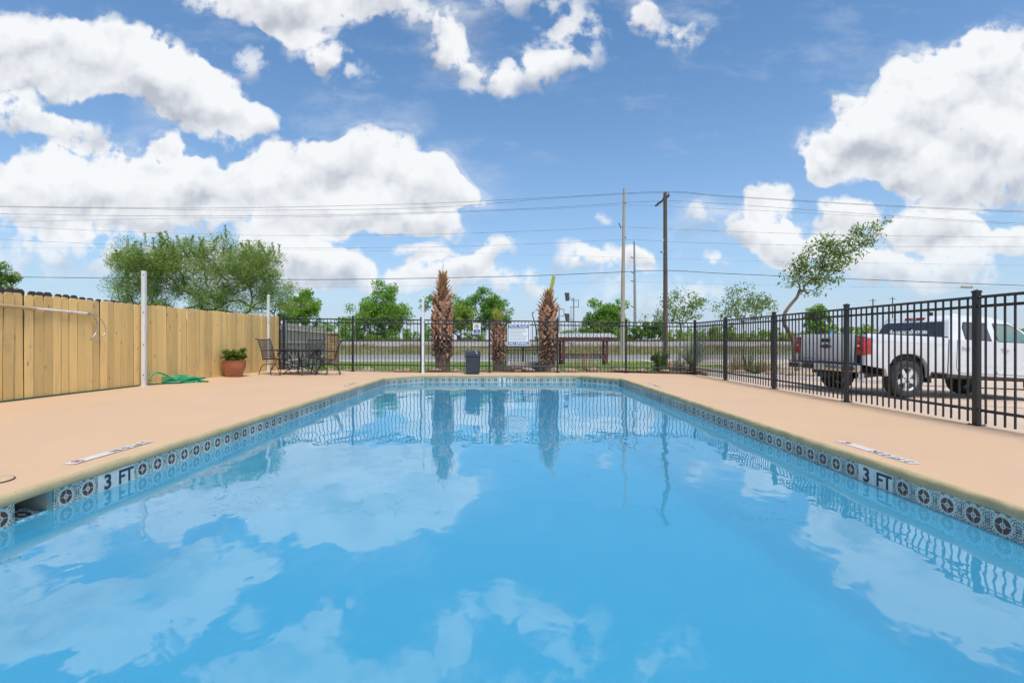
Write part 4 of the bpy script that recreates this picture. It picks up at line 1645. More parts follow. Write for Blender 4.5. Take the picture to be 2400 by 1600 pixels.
def make_chair(label, loc, rz):
    """faces local +x"""
    t = thing('patio_chair', label, 'chair', loc, rz, 'wrought iron patio chairs round the table')
    X, Z = Vector((1, 0, 0)), Vector((0, 0, 1))
    # seat frame and mesh
    b = MB()
    b.tube([(-.24, -.25, .42), (.25, -.27, .44), (.27, 0, .44), (.25, .27, .44), (-.24, .25, .42)], .010, 6, closed=True)
    b.build('seat_frame', M_WI, t, smooth=True)
    MB().add([(-.24, -.25, .422), (.25, -.27, .442), (.25, .27, .442), (-.24, .25, .422)], [(0, 1, 2, 3)]).build('seat', M_MESH, t)
    # backrest
    b = MB()
    for s in (-1, 1):
        b.tube(smooth_path([(-.23, s * .24, .42), (-.27, s * .245, .62), (-.335, s * .25, .82), (-.40, s * .25, .955), (-.435, s * .25, .975), (-.455, s * .25, .955)], 4), .010, 6)
    b.tube([(-.40, -.25, .953), (-.40, .25, .953)], .010, 6)
    b.build('back_frame', M_WI, t, smooth=True)
    bk = MB()
    prof = [(-.232, .43), (-.27, .62), (-.335, .82), (-.398, .95)]
    for (x, z) in prof:
        bk.v += [(x, -.245, z), (x, .245, z)]
    for i in range(3):
        bk.f.append((2 * i, 2 * i + 1, 2 * i + 3, 2 * i + 2))
    bk.build('backrest', M_MESH, t)
    # arms with scrolls
    for s in (-1, 1):
        y = s * .275
        p = [(-.29, s * .25, .66), (-.10, y, .668), (.16, y, .665), (.25, y, .64), (.275, y, .60), (.26, y, .565), (.235, y, .57), (.235, y, .59)]
        p2 = [(.26, y, .60), (.25, y, .53), (.20, y, .47), (.18, y, .43)]
        MB().tube(smooth_path(p, 5), .011, 6).tube(smooth_path(p2, 5), .009, 6).build('armrest', M_WI, t, smooth=True)
    # spring base: hoops under the seat and splayed legs
    for s in (-1, 1):
        y = s * .22
        b = MB()
        b.tube(smooth_path([(.28, y, .0), (.245, y, .10), (.17, y, .25), (.08, y, .30), (-.15, y, .29), (-.27, y, .25), (-.335, y, .12), (-.37, y, .0)], 5), .011, 6)
        b.tube(smooth_path(spiral((.11, y, .365), .055, 1.0, X, Z, 14), 2), .008, 6)
        b.tube(smooth_path(spiral((-.10, y, .36), .05, 1.0, -X, Z, 14), 2), .008, 6)
        b.build('side_hoop', M_WI, t, smooth=True)
        for fx in (.28, -.37):
            MB().lathe([(.014, 0), (.016, .02), (.011, .03)], (fx, y, 0), n=8).build('foot', M_WI, t)
        MB().tube(smooth_path([(.0, y * .9, .0), (-.02, y * .9, .12), (.10, y * .9, .27), (.15, y * .9, .42)], 4), .009, 6).build('leg', M_WI, t, smooth=True)
    return t


tx, ty = XW(704, 13.55), 13.55
table = thing('patio_table', 'round black wrought iron patio table with mesh top', 'table', (tx, ty, deckz(tx, ty)))
MB().lathe([(.59, .664), (.607, .672), (.607, .696), (.59, .704), (.575, .696), (.575, .672)], n=48, cap=False).build('rim', M_WI, table, smooth=True)
MB().lathe([(.58, .690), (.0, .690)], n=40, cap=False).build('mesh_top', mat('table_top_iron', (.05, .05, .053), rough=.35, var=.2, vscale=8), table)
ap = MB()
ap.tube([(.50 * math.cos(a), .50 * math.sin(a), .655) for a in frange(0, 2 * math.pi, 32)[:-1]], .010, 6, closed=True)
ap.tube([(.22 * math.cos(a), .22 * math.sin(a), .22) for a in frange(0, 2 * math.pi, 24)[:-1]], .009, 6, closed=True)
ap.build('hoops', M_WI, table, smooth=True)
for k in range(4):
    a = R(30 + 90 * k)
    c, s_ = math.cos(a), math.sin(a)
    p = [(r * c, r * s_, z) for (r, z) in ((.48, .67), (.36, .60), (.25, .45), (.20, .30), (.24, .18), (.36, .10), (.44, .0))]
    lg = MB().tube(smooth_path(p, 5), .013, 7).build('leg', M_WI, table, smooth=True)
    q = [(r * c, r * s_, z) for (r, z) in ((.50, .66), (.56, .58), (.52, .50), (.45, .52), (.46, .57))]
    MB().tube(smooth_path(q, 5), .009, 6).build('scroll', M_WI, lg, smooth=True)
    MB().lathe([(.018, 0), (.018, .015)], (.44 * c, .44 * s_, 0), n=8).build('foot', M_WI, lg)
cx_, cy_ = XW(648, 13.15), 13.15
make_chair('wrought iron armchair between the patio table and the yellow fence', (cx_, cy_, deckz(cx_, cy_)), R(-12))
cx_, cy_ = XW(765, 13.75), 13.75
make_chair('wrought iron armchair on the palm stump side of the patio table', (cx_, cy_, deckz(cx_, cy_)), R(196))
cx_, cy_ = XW(724, 14.45), 14.45
make_chair('wrought iron armchair between the patio table and the iron fence', (cx_, cy_, deckz(cx_, cy_)), R(-97))
# pale pipe leaning low behind the table
pp = thing('white_pipe', 'white plastic pipe slanting to the ground beyond the iron fence near the table', 'pipe', (XW(672, 15.3), 15.3, .05))
a_, b_ = Vector((XW(668, 15.32), 15.32, ZW(849, 15.32))), Vector((XW(719, 15.9), 15.9, ZW(868, 15.9)))
MB().tube([a_ - Vector(pp.location), b_ - Vector(pp.location)], .03, 10).build('tube', M_WHITEPOST, pp, smooth=True)

# ------------------------------------------------------------------ cut palms
M_PBARK = mat('palm_trunk_bark', (.27, .185, .135), rough=.95, color2=(.14, .095, .07), vscale=10, stretch=(4, 4, .8), bump=1.0, bscale=25)
M_PCORE = mat('palm_core_fibre', (.075, .042, .03), rough=.95, var=.4, vscale=9)
M_PSHAG = mat('palm_shag', (.19, .085, .05), rough=.9, color2=(.42, .26, .17), vscale=6, island=.55)
M_PBOOT = mat('palm_boot', (.57, .32, .20), rough=.85, color2=(.36, .165, .09), vscale=4, island=.45)
M_PSPIKE = mat('palm_spike', (.50, .27, .135), rough=.8, color2=(.36, .17, .085), vscale=6, island=.3)
M_PGREEN = leaf_mat('palm_green', (.36, .42, .05), (.58, .50, .14), .3)


def wedge(b, base, direction, side, L_, w, th, tip=.5, curve=0.0):
    """a tapered petiole stub"""
    d = Vector(direction).normalized(); s = Vector(side).normalized()
    n = d.cross(s).normalized()
    p0 = Vector(base); p1 = p0 + d * L_ * .55; d2 = (d + Vector((0, 0, curve))).normalized(); p2 = p1 + d2 * L_ * .45
    vs = []
    for p, k in ((p0, 1.0), (p1, (1 + tip) / 2), (p2, tip)):
        vs += [p + s * w * k + n * th * k, p - s * w * k + n * th * k, p - s * w * k - n * th * k, p + s * w * k - n * th * k]
    fs = [(0, 1, 2, 3)[::-1], (8, 9, 10, 11)]
    for a in (0, 4):
        for i in range(4):
            fs.append((a + i, a + (i + 1) % 4, a + 4 + (i + 1) % 4, a + 4 + i))
    b.add(vs, fs)


def palm(px, d, ybase, prof, z_bark, z_shag, z_boot, z_top, label, seed, spear=None, tuft=None, sc=1.0):
    rs = random.Random(seed)
    x = XW(px, d)
    g0 = gz(x, d) + .02
    zb = ZW(ybase, d)
    t = thing('palm_stump', label, 'palm', (x, d, min(g0, zb)), 0, 'trimmed palm trunks behind the iron fence')

    def rad(z):
        for (a, ra), (b_, rb) in zip(prof[:-1], prof[1:]):
            if a <= z <= b_:
                return lerp(ra, rb, (z - a) / (b_ - a))
        return prof[-1][1]
    core = []
    zs = frange(0, z_top, 40)
    cb = MB()
    n = 26
    for z in zs:
        for j in range(n):
            a = 2 * math.pi * j / n
            rr = rad(z) * (.93 if z < z_bark else .86) * (1 + .05 * math.sin(5 * a + z * 3) + .03 * math.sin(11 * a + z * 9))
            cb.v.append((rr * math.cos(a), rr * math.sin(a), z))
    for i in range(len(zs) - 1):
        for j in range(n):
            cb.f.append((i * n + j, i * n + (j + 1) % n, (i + 1) * n + (j + 1) % n, (i + 1) * n + j))
    cb.build('trunk', M_PBARK, t, smooth=True)
    t.children[0].data.materials.append(M_PCORE)
    for pg in t.children[0].data.polygons:
        if pg.center.z > z_bark + .03:
            pg.material_index = 1
    if z_shag > z_bark:
        b = MB()
        z = z_bark
        while z < z_shag:
            k = 24
            for j in range(k):
                a = 2 * math.pi * (j + rs.random()) / k
                o = Vector((math.cos(a), math.sin(a), 0)); s = Vector((-math.sin(a), math.cos(a), 0))
                r = rad(z) * rs.uniform(.80, .93)
                dirv = o * rs.uniform(.35, 1.1) + Vector((0, 0, rs.uniform(-.8, .7))) + s * rs.uniform(-.9, .9)
                wedge(b, o * r + Vector((0, 0, z + rs.uniform(-.03, .03))), dirv, s + Vector((0, 0, rs.uniform(-1, 1))), rs.uniform(.07, .15) * sc, rs.uniform(.014, .034) * sc, .006, .4, rs.uniform(-.8, .3))
            z += .055
        for j in range(7):          # a few dead strips hanging loose
            a = rs.uniform(0, 6.28)
            o = Vector((math.cos(a), math.sin(a), 0)); s = Vector((-math.sin(a), math.cos(a), 0))
            wedge(b, o * rad(z_shag) * .9 + Vector((0, 0, z_shag - .05)), o + Vector((0, 0, .1)), s, .28 * sc, .025, .006, .3, -1.6)
        stuff(b.build('fibre_skirt', M_PSHAG, t))
    # crossing leaf bases
    b = MB()
    z = z_shag
    row = 0
    while z < z_boot:
        k = max(7, int(2 * math.pi * rad(z) / .19))
        for j in range(k):
            a = 2 * math.pi * (j + .5 * (row % 2) + rs.uniform(-.08, .08)) / k
            o = Vector((math.cos(a), math.sin(a), 0)); s = Vector((-math.sin(a), math.cos(a), 0))
            r = rad(z) * .90
            lean = 1 if (j + row) % 2 else -1
            wedge(b, o * r * .98 + Vector((0, 0, z)), o * .30 + Vector((0, 0, 1)) + s * .75 * lean, s - Vector((0, 0, lean * .55)), .27 * sc * rs.uniform(.85, 1.15), .058 * sc, .014, .75, -.1)
            if rs.random() < .35:
                wedge(b, o * r + Vector((0, 0, z + .04)), o * rs.uniform(.6, 1.1) + Vector((0, 0, .5)) + s * rs.uniform(-.6, .6), s, .11 * sc, .022 * sc, .008, .7)
        z += .125 * sc; row += 1
    stuff(b.build('leaf_bases', M_PBOOT, t))
    # cut petiole spikes
    b = MB()
    z = z_boot
    while z < z_top + .02:
        f = (z - z_boot) / max(.01, z_top - z_boot)
        k = max(6, int(lerp(12, 7, f)))
        off = rs.random()
        for j in range(k):
            a = 2 * math.pi * (j + off) / k
            o = Vector((math.cos(a), math.sin(a), 0)); s = Vector((-math.sin(a), math.cos(a), 0))
            r = rad(z) * .6
            up = lerp(.45, 2.2, f) + rs.uniform(-.15, .2)
            ln = lerp(.36, .22, f) * rs.uniform(.75, 1.2) * sc
            wedge(b, o * r + Vector((0, 0, z - .06)), o + Vector((0, 0, up)), s, ln, .030 * sc, .011, .38, -.1)
        z += .085
    stuff(b.build('petiole_spikes', M_PSPIKE, t))
    g = MB()
    zc = z_top
    for j in range(tuft[0] if tuft else 10):
        a = rs.uniform(0, 6.28)
        o = Vector((math.cos(a), math.sin(a), 0)); s = Vector((-math.sin(a), math.cos(a), 0))
        L_ = (tuft[1] if tuft else .22) * rs.uniform(.6, 1.15)
        wedge(g, o * .05 * sc + Vector((0, 0, zc - .08)), o * rs.uniform(.08, .5) + Vector((0, 0, 1)), s, L_, .020 * sc, .005, .3)
    if spear:
        for (dx, L_, w) in spear:
            wedge(g, Vector((dx * .2, 0, zc - .1)), Vector((dx, .05, 1)), Vector((1, 0, -dx)), L_, w, .012, .75)
    g.build('spear_leaves', M_PGREEN, t)
    return t


palm(1037.5, 16.2, 864, [(0, .24), (.38, .25), (.5, .30), (.62, .31), (.98, .33), (1.15, .335), (1.25, .315), (1.7, .305), (2.0, .28), (2.35, .245), (2.6, .19), (2.85, .135), (3.1, .10), (3.3, .06)],
     .52, 1.20, 2.42, 3.22, 'tallest trimmed palm trunk with brown spikes behind the iron fence', 21, spear=[(.02, .46, .012)], tuft=(11, .22))
palm(1168, 16.0, 867.5, [(0, .17), (.35, .175), (.45, .20), (.9, .205), (1.2, .19), (1.5, .15), (1.72, .10)],
     .36, .92, 1.42, 1.60, 'short slim trimmed palm with a tuft of yellow green leaves', 22, tuft=(70, .55), sc=.8)
palm(1285, 16.25, 865.5, [(0, .21), (.3, .23), (.36, .275), (.9, .285), (1.1, .29), (1.5, .285), (1.9, .255), (2.2, .20), (2.45, .13), (2.65, .10), (2.8, .07)],
     .34, 1.10, 2.02, 2.62, 'trimmed palm trunk with one cut green leaf leaning from its top', 23, spear=[(.20, .72, .05), (.26, .66, .045), (.30, .45, .03)], tuft=(9, .24))

# ------------------------------------------------------------------ rocks and plants in the beds
M_ROCK = mat('tan_rock', (.33, .23, .15), rough=.95, color2=(.45, .34, .24), vscale=5, bump=.8, bscale=20)
M_ROCKRED = mat('red_rock', (.20, .085, .055), rough=.95, color2=(.28, .14, .10), vscale=5, bump=.8, bscale=20)


def rock_mesh(seed, m):
    bm = bmesh.new()
    bmesh.ops.create_icosphere(bm, subdivisions=2, radius=.5)
    rs = random.Random(seed)
    ph = [rs.uniform(0, 6) for _ in range(6)]
    for v in bm.verts:
        k = 1 + .18 * math.sin(v.co.x * 5 + ph[0]) + .15 * math.sin(v.co.y * 6 + ph[1]) + .12 * math.sin(v.co.z * 7 + ph[2])
        v.co *= k
        if v.co.z < -.2:
            v.co.z = -.2
    me = bpy.data.meshes.new('rock')
    bm.to_mesh(me); bm.free()
    me.polygons.foreach_set('use_smooth', [True] * len(me.polygons))
    me.materials.append(m)
    return me


rockm = [rock_mesh(k, M_ROCK) for k in range(4)]
redrock = rock_mesh(9, M_ROCKRED)
rs = random.Random(2)
for i in range(17):
    x = -6.5 + i * .72 + rs.uniform(-.2, .2)
    y = rs.uniform(15.45, 15.85)
    o = obj('rock', rockm[i % 4], None, (x, y, gz(x, y) + .05), (0, 0, rs.uniform(0, 6)))
    s = rs.uniform(.18, .34)
    o.scale = (s * 1.5, s, s * .7)
    tag(o, 'tan edging rock in the mulch bed just behind the far iron fence', 'rock', 'edging rocks behind the iron fence')
for i, (px, py, d, s) in enumerate(((1802, 876, 16.1, .42), (1812, 884, 15.9, .35), (1730, 873, 16.6, .3), (1850, 876, 16.6, .5), (1880, 872, 17.2, .6), (1868, 884, 16.0, .45))):
    x = XW(px, d)
    o = obj('rock', rockm[i % 4], None, (x, d, gz(x, d) + .12), (0, 0, rs.uniform(0, 6)))
    o.scale = (s * 1.4, s, s * .6)
    tag(o, 'tan boulder edging the gravel bed behind the white pickup truck', 'rock', 'boulders of the gravel bed')
x = XW(1585, 20.5)
o = obj('rock', redrock, None, (x, 20.5, gz(x, 20.5) + .02), (0, 0, .4)); o.scale = (1.1, .7, .55)
tag(o, 'low dark red boulder on the lawn behind the spiky yucca', 'rock')


def blade_plant(name, label, cat, loc, n, L_, w, m, spread=(.2, 1.5), seed=1, droop=.2, group=None, parent=None, z0=.0, r0=.06, part='leaves'):
    g = np.random.default_rng(seed)
    az = g.uniform(0, 2 * np.pi, n)
    el = g.uniform(spread[0], spread[1], n)
    ln = L_ * g.uniform(.65, 1.1, n)
    o = np.stack([np.cos(az), np.sin(az), 0 * az], 1); s = np.stack([-np.sin(az), np.cos(az), 0 * az], 1)
    segs = 4
    V = []
    for k in range(segs + 1):
        t = k / segs
        ww = w * (1 - t ** 1.6) * .5 + .0015
        p = o * (r0 + np.cos(el) * ln * t)[:, None]
        p[:, 2] = z0 + np.sin(el) * ln * t - droop * ln * t ** 2 * np.cos(el)
        V.append(p + s * ww); V.append(p - s * ww)
    V = np.stack(V, 1).reshape(-1, 3)
    F = []
    st = 2 * (segs + 1)
    base = np.arange(n) * st
    for k in range(segs):
        F.append(np.stack([base + 2 * k, base + 2 * k + 1, base + 2 * k + 3, base + 2 * k + 2], 1))
    me = np_mesh(name, V, np.concatenate(F), m)
    if parent is None:
        t = thing(name, label, cat, loc, 0, group)
        obj(part, me, t)
        return t
    return obj(part, me, parent, loc)


M_YUCCA = leaf_mat('yucca_blade', (.17, .215, .14), (.32, .36, .25), .2)
M_GRASSY = leaf_mat('reed_green', (.06, .14, .015), (.16, .24, .03), .25)
M_DRY = leaf_mat('dry_reed', (.34, .25, .13), (.45, .36, .20), .2)
M_SHRUB2 = leaf_mat('bed_shrub_leaf', (.03, .09, .015), (.09, .20, .03), .3)

x, d = XW(1622, 16.1), 16.1
yu = blade_plant('yucca', 'large grey green spiky yucca behind the corner of the iron fence', 'plant', (x, d, gz(x, d)), 300, 1.15, .022, M_YUCCA, (.15, 1.5), 5, .08, z0=.25, r0=.03)
MB().lathe([(.10, 0), (.12, .15), (.07, .30), (.0, .32)], n=12, cap=False).build('stem', M_PBARK, yu)
x, d = XW(1590, 15.9), 15.9
blade_plant('agave', 'small blue grey agave beside the large yucca', 'plant', (x, d, gz(x, d)), 60, .42, .05, M_YUCCA, (.2, 1.4), 6, .05, z0=.05)
x, d = XW(1545, 15.75), 15.75
sh = thing('green_shrub', 'leafy dark green shrub with tall dry stalks behind the iron fence', 'shrub', (x, d, gz(x, d)))
cs = [(random.uniform(-.2, .25), random.uniform(-.15, .15), random.uniform(.1, .55)) for _ in range(22)]
leaf_cloud('foliage', cs, [.13] * len(cs), 1600, .08, M_SHRUB2, sh, .35, seed=8)
blade_plant('reeds', '', '', (0, 0, 0), 46, .85, .03, M_GRASSY, (1.1, 1.56), 9, .1, parent=sh, part='stalks')
sb = MB()
rs = random.Random(8)
for k in range(9):
    a = rs.uniform(-.35, .35)
    sb.tube(smooth_path([(rs.uniform(-.2, .2), rs.uniform(-.1, .1), 0), (a * .5, 0, .4), (a, 0, rs.uniform(.75, 1.05))], 3), .008, 5)
sb.build('dry_stalks', M_DRY, sh)
for i, (px, d, n, L_) in enumerate(((1350, 17.0, 16, .8), (1372, 16.8, 26, .95), (1392, 17.2, 18, .8), (1436, 16.5, 12, 1.0), (1452, 16.7, 9, 1.1))):
    x = XW(px, d)
    lab = 'dry tan reed grass clump in front of the red brown shelter bench' if i < 3 else 'thin dry reed clump at the foot of the tall concrete pole'
    blade_plant('reed_grass', lab, 'grass', (x, d, gz(x, d)), n, L_, .014, M_DRY, (.95, 1.57), 30 + i, .12,
                'reed clumps before the shelter' if i < 3 else 'reed clumps at the concrete pole', z0=.0, r0=.05)
M_OLIVE = leaf_mat('olive_grass', (.09, .12, .03), (.20, .21, .07), .2)
for i, (px, d, n, L_) in enumerate(((1725, 17.5, 160, .75), (1752, 18.0, 190, .8), (1785, 17.2, 170, .75), (1770, 16.6, 120, .5), (1812, 17.8, 110, .6))):
    x = XW(px, d)
    blade_plant('bunch_grass', 'olive bunch grass clump in the gravel bed beyond the parking side fence', 'grass', (x, d, gz(x, d) + .08), n, L_, .016, M_OLIVE if i % 2 else M_DRY,
                (.5, 1.5), 50 + i, .35, 'bunch grass in the gravel bed')

# short lawn blades
g = np.random.default_rng(4)
n = 30000
yy = 17.2 + (g.random(n) ** 1.3) * 24; xx = g.uniform(-1, 1, n) * (yy * .62 + 2)
keep = (xx < 12.0) | (yy > 21)
xx, yy = xx[keep], yy[keep]
n = len(xx)
zz = np.array([gz(a, b) for a, b in zip(xx, yy)]) - .02
az = g.uniform(0, 6.28, n); h = g.uniform(.05, .12, n)
lean = g.normal(size=(n, 2)) * .03
V = np.stack([np.stack([xx + np.cos(az) * .012, yy + np.sin(az) * .012, zz], 1), np.stack([xx - np.cos(az) * .012, yy - np.sin(az) * .012, zz], 1),
              np.stack([xx + lean[:, 0], yy + lean[:, 1], zz + h], 1)], 1).reshape(-1, 3)
M_LAWN = leaf_mat('lawn_blade', (.15, .235, .045), (.28, .36, .09), .3)
stuff(obj('lawn_grass', np_mesh('lawn_grass', V, np.arange(n * 3).reshape(-1, 3), M_LAWN)))
tag(bpy.data.objects['lawn_grass'], 'short green lawn grass between the iron fence and the street', 'grass')
# rank dry grass on the railway verge
n = 26000
yy = g.uniform(65, 79.5, n); xx = g.uniform(-90, 110, n)
zz = np.array([farz(b) for b in yy]) - .05
az = g.uniform(0, 6.28, n); h = g.uniform(.25, .75, n) * (.6 + .8 * (np.sin(xx * .31) * np.sin(xx * .12 + 2) > 0))
lean = g.normal(size=(n, 2)) * .15
V = np.stack([np.stack([xx + np.cos(az) * .05, yy + np.sin(az) * .05, zz], 1), np.stack([xx - np.cos(az) * .05, yy - np.sin(az) * .05, zz], 1),
              np.stack([xx + lean[:, 0], yy + lean[:, 1], zz + h], 1)], 1).reshape(-1, 3)
M_VERGE = leaf_mat('verge_blade', (.33, .25, .15), (.20, .22, .07), .2)
stuff(obj('verge_grass', np_mesh('verge_grass', V, np.arange(n * 3).reshape(-1, 3), M_VERGE)))
tag(bpy.data.objects['verge_grass'], 'rank dry grass on the verge below the railway', 'grass')

# ------------------------------------------------------------------ black slatted bench, concrete box between the palms
x0, x1, d = XW(1184, 18.0), XW(1268, 18.0), 18.0
zg = gz((x0 + x1) / 2, d)
bn = thing('slatted_bench', 'black metal slat back bench between two palm trunks behind the rules sign', 'bench', ((x0 + x1) / 2, d, zg))
hw = (x1 - x0) / 2
zt = ZW(812, d) - zg
zs_ = ZW(846.5, d) - zg
MB().span((-hw, -.03, zt - .045), (hw, .03, zt)).build('top_rail', M_IRON, bn)
MB().span((-hw, -.02, ZW(819, d) - zg - .015), (hw, .02, ZW(819, d) - zg + .015)).build('rail', M_IRON, bn)
MB().span((-hw, -.02, zs_ - .03), (hw, .02, zs_)).build('rail', M_IRON, bn)
MB().span((-.035, -.025, zs_), (.035, .025, zt - .045)).build('centre_post', M_IRON, bn)
slm = MB().box((0, 0, 0), (.02, .012, ZW(819, d) - zg - zs_)).mesh('slat', M_IRON)
for i in range(20):
    xx_ = -hw + .05 + i * (2 * hw - .1) / 19
    if abs(xx_) > .04:
        obj('slat', slm, bn, (xx_, 0, (ZW(819, d) - zg + zs_) / 2))
for s in (-1, 1):
    MB().span((s * hw - .025, -.025, 0), (s * hw + .025, .025, zt)).build('end_post', M_IRON, bn)
    MB().span((s * hw - .025, .03, 0), (s * hw + .025, .5, .05)).build('foot', M_IRON, bn)
sm_ = MB()
for i in range(5):
    sm_ = MB().span((-hw, .06 + i * .09, zs_ - .05), (hw, .13 + i * .09, zs_ - .03)).build('seat_slat', M_IRON, bn)
x0, x1, d = XW(1188, 17.4), XW(1266, 17.4), 17.4
zg = gz((x0 + x1) / 2, d)
cbx = thing('concrete_trough', 'low pale concrete trough with dark slots under the black bench', 'trough', ((x0 + x1) / 2, d, zg))
hw = (x1 - x0) / 2
top = ZW(848, d) - zg
M_CONC = mat('pale_concrete', (.44, .40, .35), rough=.9, color2=(.34, .31, .27), vscale=6)
MB().span((-hw + .12, -.12, .10), (hw - .12, .18, top)).build('trough', M_CONC, cbx, bevel=.01)
for s in (-1, 1):
    MB().span((s * (hw - .06) - .06, -.15, 0), (s * (hw - .06) + .06, .2, top)).build('end_block', mat('white_block', (.58, .56, .53), rough=.9, var=.2, vscale=6), cbx, bevel=.01)
MB().span((-hw + .1, -.1, 0), (hw - .1, .16, .09)).build('plinth', mat('dark_concrete', (.16, .14, .12), rough=.9), cbx)
for i in range(3):
    MB().span((.0 + i * .13, -.112, .02), (.10 + i * .13, -.1, .085)).build('slot', M_DARK, cbx)

# dead forked branch standing by the palm
db = thing('dead_branch', 'bare dark forked branch sticking up beside the leaning leaf palm', 'branch', (XW(1262, 17.0), 17.0, gz(1, 17)))
P0 = Vector(db.location)
pts = [W(1262, 858, 17) , W(1259, 790, 17), W(1254, 760, 17), W(1248, 738, 17), W(1249, 731, 17)]
pts[0].z = P0.z
MB().tube(smooth_path([p - P0 for p in pts], 4), [.02] * 4 + [.019] * 4 + [.017] * 4 + [.014] * 4 + [.008], 6).tube([W(1249, 735, 17) - P0, W(1253, 729, 17) - P0], .009, 6).build('stem', mat('dead_wood', (.06, .055, .06), rough=.9), db, smooth=True)

# ------------------------------------------------------------------ shelter with red brown bench
M_RB = mat('red_brown_paint', (.13, .035, .035), rough=.7, var=.25, vscale=4)
d = 33.0
zg = gz(XW(1366, d), d)
xl_, xr_ = XW(1284, d), XW(1441, d)
st = thing('bench_shelter', 'open roadside shelter with corrugated roof and red brown timber', 'shelter', (0, d, zg))
zr0, zr1 = ZW(794.5, d) - zg, ZW(781, d) - zg
cor = MB()
nseg = 120
for i in range(nseg + 1):
    x = lerp(xl_, xr_, i / nseg)
    dz_ = .035 * math.sin(i * 1.35)
    cor.v += [(x, -1.1, zr0 + .12 + dz_), (x, 1.2, zr1 + .02 + dz_)]
for i in range(nseg):
    cor.f.append((2 * i, 2 * i + 2, 2 * i + 3, 2 * i + 1))
cor.build('roof_sheet', mat('corrugated_steel', (.50, .49, .49), rough=.5, var=.25, vscale=2), st, smooth=True)
MB().span((xl_ + .05, -1.06, zr0 - .10), (xr_ - .25, -.98, zr0 + .07)).build('fascia', M_RB, st)
MB().span((xl_ + .05, 1.05, zr0 - .02), (xr_ - .25, 1.12, zr0 + .28)).build('fascia', M_RB, st)
for px in (1316, 1415):
    for dy in (-.95, 1.0):
        xx_ = XW(px, d) + (.18 if dy > 0 and px > 1350 else 0)
        MB().span((xx_ - .07, dy - .07, 0), (xx_ + .07, dy + .07, zr0)).build('post', M_RB, st)
bq = thing('timber_bench', 'red brown timber slat bench inside the roadside shelter', 'bench', (0, d - .3, zg))
xa, xb = XW(1314, d), XW(1421, d)
for k, z in enumerate((.50, .62, .74)):
    MB().span((xa, -.02, z), (xb, .02, z + .095)).build('back_slat', M_RB, bq)
for k in range(4):
    MB().span((xa, .06 + k * .11, .36), (xb, .15 + k * .11, .40)).build('seat_slat', M_RB, bq)
for xx_ in (xa + .1, (xa + xb) / 2, xb - .1):
    MB().span((xx_ - .04, .0, 0), (xx_ + .04, .07, .86)).build('leg', M_RB, bq)
    MB().span((xx_ - .04, .42, 0), (xx_ + .04, .5, .36)).build('leg', M_RB, bq)

# ------------------------------------------------------------------ poles and wires
M_POLE = mat('brown_pole_timber', (.125, .085, .068), rough=.9, color2=(.085, .06, .05), vscale=3, stretch=(5, 5, .3))
M_CPOLE = mat('spun_concrete', (.40, .355, .28), rough=.8, var=.2, vscale=2, stretch=(3, 3, .3))
M_SPOLE = mat('grey_steel_pole', (.30, .32, .34), rough=.6, var=.2, vscale=2)
M_WIRE = mat('wire', (.09, .09, .10), rough=.6)
M_INS = mat('insulator', (.10, .09, .09), rough=.4)


def pole(name, label, cat, pxt, pyt, pxb, d, r0, r1, m, group=None):
    xb = XW(pxb, d)
    zb = gz(xb, d) - .1
    t = thing(name, label, cat, (xb, d, zb), 0, group)
    zt = ZW(pyt, d)
    MB().tube([(0, 0, 0), (XW(pxt, d) - xb, 0, zt - zb)], [r0, r1], 14).build('shaft', m, t, smooth=True)
    return t, zb


d = 34.0
wp, zb = pole('utility_pole', 'brown wooden utility pole with slanting crossarm behind the iron fence', 'pole', 1559, 452, 1560, d, .17, .125, M_POLE)
zt = ZW(452, d) - zb
arm = MB().span((-.05, -.35, zt - .34), (.05, 2.3, zt - .23)).build('crossarm', M_POLE, wp, bevel=.01, loc=(.12, 0, 0), rot=(0, 0, R(3)))
MB().tube([(.12, 1.2, zt - .3), (.0, .05, zt - 1.0)], .02, 6).build('brace', M_BOLT, wp)
for yy_ in (-.25, .9, 2.1):
    MB().lathe([(.03, 0), (.055, .05), (.03, .09), (.05, .13), (.02, .17)], (.12, yy_, zt - .22), n=10).build('insulator', M_INS, wp, smooth=True)
MB().lathe([(.035, 0), (.06, .06), (.03, .12)], (0, 0, zt - .01), n=10).build('insulator', M_INS, wp, smooth=True)
for py in (563, 590):
    MB().box((-.15, -.05, ZW(py, d) - zb), (.08, .06, .14)).build('bracket', M_BOLT, wp)
lp = MB().tube([(-.15, 0, ZW(588, d) - zb), (-.27, -.02, ZW(589, d) - zb)], .03, 8)
lp.lathe([(.09, 0), (.11, .06), (.04, .13)], (-.29, -.02, ZW(592, d) - zb), n=12).build('street_light', M_BOLT, wp, smooth=True)
wood_d = d

d = 60.0
cp, zbc = pole('concrete_pole', 'tall tapered pale concrete power pole by the street', 'pole', 1463, 443, 1458, d, .30, .15, M_CPOLE)
for px, py, sgn in ((1467, 481, 1), (1456, 530, -1), (1467, 562, 1)):
    z = ZW(py, d) - zbc
    MB().tube([(0.12 * sgn, 0, z - .3), (.30 * sgn, -.1, z + .1), (.45 * sgn, -.1, z + .35)], .06, 8).build('post_insulator', M_INS, cp, smooth=True)
conc_d = d
sp2, _ = pole('steel_pole', 'thin grey steel power pole between the concrete pole and the wooden pole', 'pole', 1486.5, 565, 1489, 120, .42, .2, M_SPOLE)
for py in (605, 640, 660, 720):
    MB().tube([(-.4, 0, ZW(py, 120) - sp2.location.z), (-1.1, 0, ZW(py, 120) - sp2.location.z + .3)], .10, 6).build('post_insulator', M_INS, sp2)
fp, _ = pole('far_pole', 'grey pole standing behind the big feathery tree', 'pole', 299, 560, 299, 75, .33, .2, M_SPOLE)
